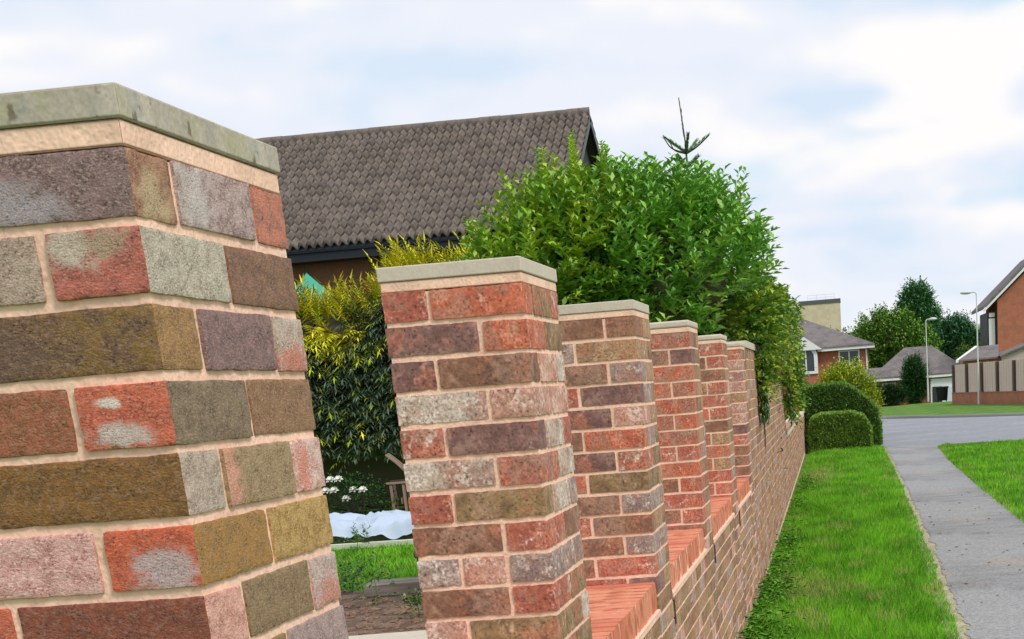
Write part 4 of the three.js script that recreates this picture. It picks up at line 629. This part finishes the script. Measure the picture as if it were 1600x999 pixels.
bush('golden_shrub', 'rounded yellow green shrub standing behind the clipped hedge', [0.86, 0, -40.2], [[0, 1.22, 0, 0.66, 0.55, 0.55], [0.15, 0.7, 0, 0.6, 0.6, 0.5], [-0.2, 0.75, 0.1, 0.55, 0.6, 0.5]], 4200, 0.07, [[0.12, 0.24, 0.025], [0.56, 0.62, 0.035]], 6101);

// ---------------------------------------------------------------- buildings and trees across the road
const WHITE = std({ color: col(0.78, 0.78, 0.78), roughness: 0.6 }), GLASS = std({ color: col(0.05, 0.055, 0.065), roughness: 0.08, metalness: 0 });
const redTex = (() => { const t = tex(256, 256, (u, v) => { const c = mix3([0.42, 0.15, 0.085], [0.36, 0.13, 0.08], sm(-0.3, 0.3, tf(u, v, 8, 601, 4))); const k = 1 + 0.16 * tf(u, v, 64, 605, 2) + (((v * 26) % 1) < 0.14 ? 0.10 : 0); return [c[0] * k, c[1] * k, c[2] * k]; }); t.repeat.set(0.5, 0.5); return t; })();
const RED_BRICK = std({ map: redTex, roughness: 0.95 });
const slateTex = (() => { const t = tex(256, 256, (u, v) => { const c = mix3([0.135, 0.115, 0.112], [0.185, 0.16, 0.152], sm(-0.3, 0.3, tf(u, v, 10, 611, 4))); const k = 1 + 0.18 * tf(u, v, 60, 615, 2) - (((v * 12) % 1) < 0.12 ? 0.12 : 0); return [c[0] * k, c[1] * k, c[2] * k]; }); t.repeat.set(0.25, 0.25); return t; })();
const SLATE = std({ map: slateTex, roughness: 0.9 });
function solid(verts, faces) { const pos = [], uv = []; for (const f of faces) for (let i = 1; i + 1 < f.length; i++) for (const k of [f[0], f[i], f[i + 1]]) { pos.push(...verts[k]); } const g = new THREE.BufferGeometry(); g.setAttribute('position', new THREE.Float32BufferAttribute(pos, 3)); g.computeVertexNormals(); g.setAttribute('uv', new THREE.Float32BufferAttribute(new Float32Array(pos.length / 3 * 2), 2)); return boxUV(g); }
function hipRoof(x0, x1, z0, z1, y0, y1, hl, hr) { const zm = (z0 + z1) / 2, b = y0 - 0.08; return solid([[x0, y0, z0], [x1, y0, z0], [x1, y0, z1], [x0, y0, z1], [x0 + hl, y1, zm], [x1 - hr, y1, zm], [x0, b, z0], [x1, b, z0], [x1, b, z1], [x0, b, z1]], [[0, 1, 5, 4], [1, 2, 5], [2, 3, 4, 5], [3, 0, 4], [6, 7, 1, 0], [7, 8, 2, 1], [8, 9, 3, 2], [9, 6, 0, 3], [9, 8, 7, 6]]); }
function windowOn(parent, x0, x1, y0, y1, z, mull = 1) {
  const w = 0.09, fr = mesh('window', mergeGeometries([box(x0, x1, y1 - w, y1, z, z + 0.07), box(x0, x1, y0, y0 + w, z, z + 0.09), box(x0, x0 + w, y0 + w, y1 - w, z, z + 0.07), box(x1 - w, x1, y0 + w, y1 - w, z, z + 0.07), ...Array.from({ length: mull }, (_, i) => { const x = lerp(x0, x1, (i + 1) / (mull + 1)); return box(x - 0.04, x + 0.04, y0 + w, y1 - w, z, z + 0.065); })]), WHITE, parent);
  for (let i = 0; i <= mull; i++) { const a = lerp(x0, x1, i / (mull + 1)) + (i ? 0.04 : w), b = lerp(x0, x1, (i + 1) / (mull + 1)) - (i < mull ? 0.04 : w); mesh('pane', box(a, b, y0 + w, y1 - w, z + 0.005, z + 0.03), GLASS, fr); }
  return fr;
}
{ // red brick house with arched window
  const G = -1.75, h = thing('red_brick_house', 'two storey red brick house with hipped brown roof and arched white window', 'house', [0, 0, -95.5]);
  mesh('wall', box(-9, 2.55, G - 0.4, 3.28, -8, 0), RED_BRICK, h);
  mesh('roof', hipRoof(-9.5, 2.98, -8.5, 0.5, 3.36, 5.25, 4, 4.4), SLATE, h);
  mesh('fascia', box(-9.48, 2.96, 3.12, 3.28, 0.40, 0.46), WHITE, h); mesh('fascia', box(2.90, 2.96, 3.12, 3.28, -8.4, 0.395), WHITE, h); mesh('drainpipe', new THREE.CylinderGeometry(0.05, 0.05, 4.8, 8).translate(2.44, 0.85, 0.07), WHITE, h);
  windowOn(h, 0.72, 2.02, 2.02, 3.10, 0.002); windowOn(h, 0.72, 2.02, -0.7, 0.6, 0.002);
  // gabled bay with an arched window
  const bay = mesh('gabled_bay', mergeGeometries([box(-2.2, -0.55, G - 0.4, 3.3, 0.002, 0.5)]), RED_BRICK, h);
  mesh('bay_roof', solid([[-2.5, 3.25, 0.75], [-0.25, 3.25, 0.75], [-1.37, 4.05, 0.75], [-2.5, 3.25, -1.6], [-0.25, 3.25, -1.6], [-1.37, 4.05, -1.9]], [[0, 1, 2], [1, 4, 5, 2], [0, 2, 5, 3]]), WHITE, bay);
  { const s = new THREE.Shape(); s.moveTo(-0.72, 0); s.lineTo(0.72, 0); s.lineTo(0.72, 1.0); s.absarc(0, 1.0, 0.72, 0, Math.PI); s.lineTo(-0.72, 0); const q = new THREE.Path(); q.moveTo(-0.5, 0.16); q.lineTo(0.5, 0.16); q.lineTo(0.5, 1.0); q.absarc(0, 1.0, 0.5, 0, Math.PI); q.lineTo(-0.5, 0.16); s.holes.push(q); const f = mesh('arched_window', new THREE.ExtrudeGeometry(s, { depth: 0.08, bevelEnabled: false }).translate(-1.3, 1.85, 0.51), WHITE, bay); const p = new THREE.Shape(); p.moveTo(-0.5, 0.16); p.lineTo(0.5, 0.16); p.lineTo(0.5, 1); p.absarc(0, 1, 0.5, 0, Math.PI); mesh('pane', new THREE.ShapeGeometry(p).translate(-1.3, 1.85, 0.53), GLASS, f); mesh('glazing_bar', box(-1.34, -1.26, 2.0, 3.3, 0.535, 0.57), WHITE, f); }
}
{ // bungalow
  const G = -1.6, h = thing('bungalow', 'low brick bungalow with wide hipped brown roof and white fascia', 'bungalow', [0, 0, -90.4]);
  mesh('wall', box(3.1, 8.0, G - 0.4, 1.2, -7, 0), RED_BRICK, h);
  mesh('roof', hipRoof(2.6, 8.35, -7.4, 0.6, 1.34, 2.95, 2.1, 2.0), SLATE, h); mesh('fascia', box(2.62, 8.33, 1.12, 1.26, 0.52, 0.58), WHITE, h);
  windowOn(h, 3.2, 4.0, -0.2, 1.0, 0.002); const p = mesh('porch', box(6.0, 7.9, G - 0.3, 1.05, 0.004, 0.35), WHITE, h); mesh('garage_door', box(6.9, 7.75, G, 0.55, 0.352, 0.39), std({ color: col(0.62, 0.68, 0.74), roughness: 0.4 }), p); mesh('door', box(6.1, 6.65, G, 0.6, 0.352, 0.39), std({ color: col(0.03, 0.03, 0.035), roughness: 0.5 }), p);
  const ex = mesh('side_wing', box(1.2, 2.9, G - 0.4, 0.75, -4.5, -0.5), RED_BRICK, h); mesh('side_roof', hipRoof(0.8, 3.6, -5, -0.1, 0.95, 1.9, 0.6, 0.1), SLATE, ex);
}
{ // wheeled bin
  const t = thing('wheeled_bin', 'black wheeled bin standing by the white porch of the bungalow', 'bin', [5.95, -0.05, -79.2]); const m = std({ color: col(0.012, 0.012, 0.014), roughness: 0.5 }); const g = new THREE.CylinderGeometry(0.42, 0.34, 0.62, 4); g.rotateY(Math.PI / 4); g.translate(0, 0.36, 0); mesh('body', g, m, t); mesh('lid', new RoundedBoxGeometry(0.66, 0.07, 0.68, 2, 0.02).translate(0, 0.71, 0), m, t); for (const x of [-0.22, 0.22]) mesh('wheel', new THREE.CylinderGeometry(0.1, 0.1, 0.05, 14).rotateZ(Math.PI / 2).translate(x, 0.1, -0.3), m, t);
}
{ // right-hand gabled house
  const h = thing('gabled_house', 'tall red brick house with steep gable and white bargeboards', 'house', [0, -0.5, -89]); const G = -1.1, ax = 12.0, ay = 7.85;
  { const s = new THREE.Shape([[9.85, G - 0.4], [14.6, G - 0.4], [14.6, 5.25], [ax, 7.45], [9.85, 5.55]].map((q) => new THREE.Vector2(...q))); mesh('wall', boxUV(new THREE.ExtrudeGeometry(s, { depth: 7, bevelEnabled: false }).translate(0, 0, -7)), RED_BRICK, h); }
  const sl = (x0, y0, x1, y1, t, z0, z1) => solid([[x0, y0, z1], [x1, y1, z1], [x1, y1 + t, z1], [x0, y0 + t, z1], [x0, y0, z0], [x1, y1, z0], [x1, y1 + t, z0], [x0, y0 + t, z0]], [[0, 1, 2, 3], [5, 4, 7, 6], [3, 2, 6, 7], [4, 5, 1, 0], [4, 0, 3, 7], [1, 5, 6, 2]]);
  mesh('roof_slope', sl(9.0, 5.08, ax, ay - 0.1, 0.18, -7.3, 0.3), SLATE, h); mesh('roof_slope', sl(ax + 0.003, ay - 0.1, 15.1, 5.1, 0.18, -7.3, 0.3), SLATE, h);
  mesh('bargeboard', sl(9.03, 4.92, ax, ay - 0.26, 0.155, 0.305, 0.36), WHITE, h); mesh('bargeboard', sl(ax + 0.003, ay - 0.26, 15.07, 4.94, 0.155, 0.305, 0.36), WHITE, h);
  const bay = mesh('side_bay', box(9.3, 9.845, 2.0, 4.95, -5, -0.35), std({ color: col(0.02, 0.02, 0.022), roughness: 0.6 }), h); mesh('white_panel', box(9.38, 9.72, 2.55, 4.6, -0.345, -0.3), WHITE, bay); mesh('white_panel', box(9.4, 9.72, 4.68, 4.9, -0.345, -0.3), WHITE, bay);
}
{ // garage with low gable behind the fence
  const h = thing('garage', 'low pale boarded garage with grey roof behind the fence', 'garage', [0, 0, -76]); const BO = std({ map: timber([0.46, 0.36, 0.325], [0.52, 0.42, 0.38], 631), roughness: 0.9 });
  { const s = new THREE.Shape([[8.75, -0.5], [11.6, -0.5], [11.6, 1.95], [10.17, 2.40], [8.75, 1.95]].map((q) => new THREE.Vector2(...q))); mesh('gable_wall', boxUV(new THREE.ExtrudeGeometry(s, { depth: 5, bevelEnabled: false }).translate(0, 0, -5)), BO, h); }
  mesh('roof', solid([[8.6, 1.98, 0.2], [10.17, 2.5, 0.2], [11.75, 1.98, 0.2], [8.6, 1.98, -5.2], [10.17, 2.5, -5.2], [11.75, 1.98, -5.2], [8.6, 1.9, 0.2], [10.17, 2.42, 0.2], [11.75, 1.9, 0.2]], [[0, 1, 4, 3], [1, 2, 5, 4], [6, 7, 1, 0], [7, 8, 2, 1]]), SLATE, h);
  mesh('lean_to_roof', solid([[6.55, 1.92, -0.6], [8.6, 1.95, -0.6], [8.9, 2.55, -3.4], [7.75, 2.52, -3.4], [6.55, 1.84, -0.6], [8.6, 1.87, -0.6]], [[0, 1, 2, 3], [4, 5, 1, 0], [4, 0, 3]]), SLATE, h); mesh('lean_to_fascia', solid([[6.5, 1.80, -0.55], [6.62, 1.80, -0.55], [7.85, 2.42, -3.4], [7.7, 2.42, -3.4], [6.5, 1.93, -0.55], [6.62, 1.93, -0.55], [7.85, 2.56, -3.4], [7.7, 2.56, -3.4]], [[0, 1, 5, 4], [4, 5, 6, 7], [0, 4, 7, 3], [1, 2, 6, 5]]), WHITE, h); mesh('lean_to_wall', box(6.9, 8.745, -0.5, 1.86, -3.4, -0.8), RED_BRICK, h);
}
{ // fence of pale panels between dark posts on a brick plinth
  const A = [5.9, -70], B = [9.7, -53.9], L = Math.hypot(B[0] - A[0], B[1] - A[1]), ang = Math.atan2(-(B[1] - A[1]), B[0] - A[0]); const t = thing('boundary_fence', 'pale pinkish board fence with dark posts on a low brick plinth across the road', 'fence', [A[0], 0, A[1]], ang);
  mesh('plinth', box(0, L, 0, 0.47, -0.11, 0.11), RED_BRICK, t); mesh('plinth_cap', box(-0.01, L + 0.01, 0.47, 0.50, -0.125, 0.125), std({ color: col(0.30, 0.17, 0.12), roughness: 0.9 }), t);
  const BO = [0, 1, 2].map((i) => std({ map: timber([0.66 + 0.02 * i, 0.49, 0.43], [0.70, 0.54, 0.48 + 0.01 * i], 641 + i), roughness: 0.9 })), PO = std({ color: col(0.09, 0.055, 0.04), roughness: 0.9 }), r = rng(7001), step = 2.05, n = Math.floor(L / step);
  const bg = box(-0.072, 0.072, 0, 1.2, -0.012, 0.012), pg = box(-0.11, 0.11, 0, 1.2, -0.07, 0.07);
  for (let i = 0; i <= n; i++) { const p = mesh('post', pg, PO, t); p.position.set(clamp(i * step, 0.12, L - 0.12), 0.50, 0.02); if (i < n) for (let k = 0; k < 12; k++) { const b = mesh('board', bg, BO[Math.floor(r() * 3)], t); b.position.set(i * step + 0.19 + k * 0.152, 0.503 + r() * 0.015 - (i === 0 ? 0.12 : 0) + (i === 0 ? 0.003 : 0), (k % 2) * 0.012); if (i === 0) b.scale.y = 1.08; } }
}
function lamp(label, pos, h, arm) { const t = thing('street_lamp', label, 'street lamp', pos, 0, 'street lamps across the road'); const M = std({ color: col(0.62, 0.63, 0.62), roughness: 0.6 }); mesh('post', mergeGeometries([new THREE.CylinderGeometry(0.042, 0.05, 1.1, 12).translate(0, 0.55, 0), new THREE.CylinderGeometry(0.022, 0.032, h - 1.1, 12).translate(0, 1.1 + (h - 1.1) / 2, 0)]), M, t); const d = Math.sign(arm); mesh('arm', limb([[0, h - 0.05, 0], [d * 0.05, h + 0.04, 0], [arm * 0.5, h + 0.07, 0]], 0.03, 0.025, 6), M, t); const g = new THREE.SphereGeometry(1, 16, 10); g.scale(Math.abs(arm) * 0.42, 0.075, 0.13); mesh('lantern', g.translate(arm * 0.72, h + 0.06, 0), M, t); }
lamp('slim grey street lamp on the lawn in front of the bungalow', [5.2, 0, -78.6], 3.95, 0.5); lamp('taller grey street lamp by the pale board fence and gabled house', [6.62, 0, -65.6], 4.5, -0.6);
{ const t = bush('conifer', 'narrow clipped dark green conifer in front of the bungalow', [4.62, -0.06, -81], [[0, 1.1, 0, 0.46, 1.05, 0.46], [0, 0.5, 0, 0.42, 0.55, 0.42]], 3600, 0.1, [[0.025, 0.075, 0.02], [0.06, 0.17, 0.04]], 7101, 'tree'); }
bush('round_shrub', 'small rounded dark shrub on the lawn beside the bungalow', [3.2, 0, -75.6], [[0, 0.36, 0, 0.5, 0.42, 0.5]], 1800, 0.09, [[0.02, 0.05, 0.018], [0.05, 0.10, 0.03]], 7102);
{ const t = thing('low_white_wall', 'short low white garden wall beside the round dark shrub', 'wall', [2.2, -0.05, -76.4]); t.userData.kind = 'thing'; mesh('wall', box(-0.9, 0.35, 0, 0.42, -0.1, 0.1), WHITE, t); mesh('cap', box(-0.93, 0.38, 0.42, 0.47, -0.13, 0.13), WHITE, t); }
bush('broad_tree', 'broad rounded mid green tree behind the bungalow roof', [4.4, -1.7, -116], [[0.1, 4.9, 0, 2.7, 2.5, 2.4], [-1.5, 4.1, 0.5, 1.9, 2.0, 1.9], [1.8, 4.1, 0.4, 1.8, 2.0, 1.9], [0, 2.5, 0.5, 2.9, 1.8, 2]], 10500, 0.27, [[0.07, 0.17, 0.03], [0.24, 0.40, 0.06]], 7201, 'tree', 0.22, 'trees behind the bungalow');
bush('tall_tree', 'tall dark green conical tree behind the broad tree', [7.8, -1.7, -139], [[0, 8.6, 0, 1.2, 1.7, 1.2], [0.1, 7.0, 0, 1.7, 2.0, 1.7], [0, 5.0, 0, 2.1, 2.3, 2.0]], 9000, 0.3, [[0.06, 0.165, 0.07], [0.13, 0.31, 0.11]], 7202, 'tree', 0.25, 'trees behind the bungalow');
bush('dark_tree', 'spreading very dark green tree beside the gabled house', [10.4, -1.7, -130], [[0, 5.0, 0, 1.7, 2.0, 1.8], [1.3, 4.1, 0, 1.5, 1.6, 1.5], [-1.1, 4.0, 0, 1.5, 1.8, 1.5], [0.2, 2.6, 0, 2.4, 1.6, 2]], 9000, 0.28, [[0.045, 0.12, 0.06], [0.10, 0.24, 0.10]], 7203, 'tree', 0.22, 'trees behind the bungalow');
bush('light_shrub', 'pale green shrub between the dark tree and the garage roof', [8.5, -1.2, -92], [[0, 2.6, 0, 0.9, 1.2, 0.8], [-0.6, 1.7, 0, 0.9, 1.1, 0.8]], 1800, 0.16, [[0.10, 0.20, 0.04], [0.28, 0.40, 0.08]], 7204);
bush('background_tree', 'mid green tree filling the gap behind the red brick house', [0.6, -1.9, -128], [[0, 4.6, 0, 2.6, 2.0, 2], [1.8, 3.6, 0, 2, 2, 2]], 3000, 0.3, [[0.05, 0.12, 0.04], [0.14, 0.26, 0.07]], 7205, 'tree', 0.2, 'trees behind the bungalow');
{ // tower far behind
  const t = thing('tower_block', 'distant tan tower with dark parapet and roof railing above the red brick house', 'tower', [0, 0, -300]); const TAN = std({ map: (() => { const q = tex(128, 128, (u, v) => { const c = mix3([0.56, 0.45, 0.32], [0.62, 0.51, 0.37], sm(-0.3, 0.3, tf(u, v, 6, 651, 3))); return c; }); q.repeat.set(0.2, 0.2); return q; })(), roughness: 0.95 });
  const s = new THREE.Shape(); for (let i = 0; i <= 24; i++) { const a = -Math.PI * 0.95 + i / 24 * Math.PI * 0.9; s[i ? 'lineTo' : 'moveTo'](-2.3 + 3.9 * Math.cos(a) * -1, 3.0 * Math.sin(a)); } s.lineTo(-6.2, 3); s.lineTo(1.55, 3);
  const g = new THREE.ExtrudeGeometry(s, { depth: 21, bevelEnabled: false }); g.rotateX(-Math.PI / 2); g.scale(1, 1, -1); { const p = g.attributes.position, n = g.index; for (let i = 0; i < p.count; i += 3) { const a = [p.getX(i), p.getY(i), p.getZ(i)]; p.setXYZ(i, p.getX(i + 1), p.getY(i + 1), p.getZ(i + 1)); p.setXYZ(i + 1, ...a); } g.computeVertexNormals(); } g.translate(0, -6, 0);
  mesh('wall', boxUV(g), TAN, t); mesh('side_wing', box(-6.9, -5.4, -6, 14.9, -2, 2.2), std({ color: col(0.14, 0.14, 0.15), roughness: 0.9 }), t);
  const pg = g.clone(); pg.scale(1.03, 0.035, 1.03); pg.translate(0.06, 15.05, 0); mesh('parapet', pg, std({ color: col(0.10, 0.10, 0.11), roughness: 0.9 }), t);
  for (const y of [16.0, 16.5]) mesh('rail', box(-4.6, 0.55, y, y + 0.06, 1.5, 1.56), std({ color: col(0.7, 0.7, 0.72) }), t); for (const x of [-4.6, -2.9, -1.2, 0.5]) mesh('rail_post', box(x, x + 0.05, 15.5, 16.6, 1.5, 1.55), std({ color: col(0.7, 0.7, 0.72) }), t);
}
scene.traverse((o) => { if (o.isMesh) { o.castShadow = true; o.receiveShadow = true; } });
renderer.render(scene, camera);
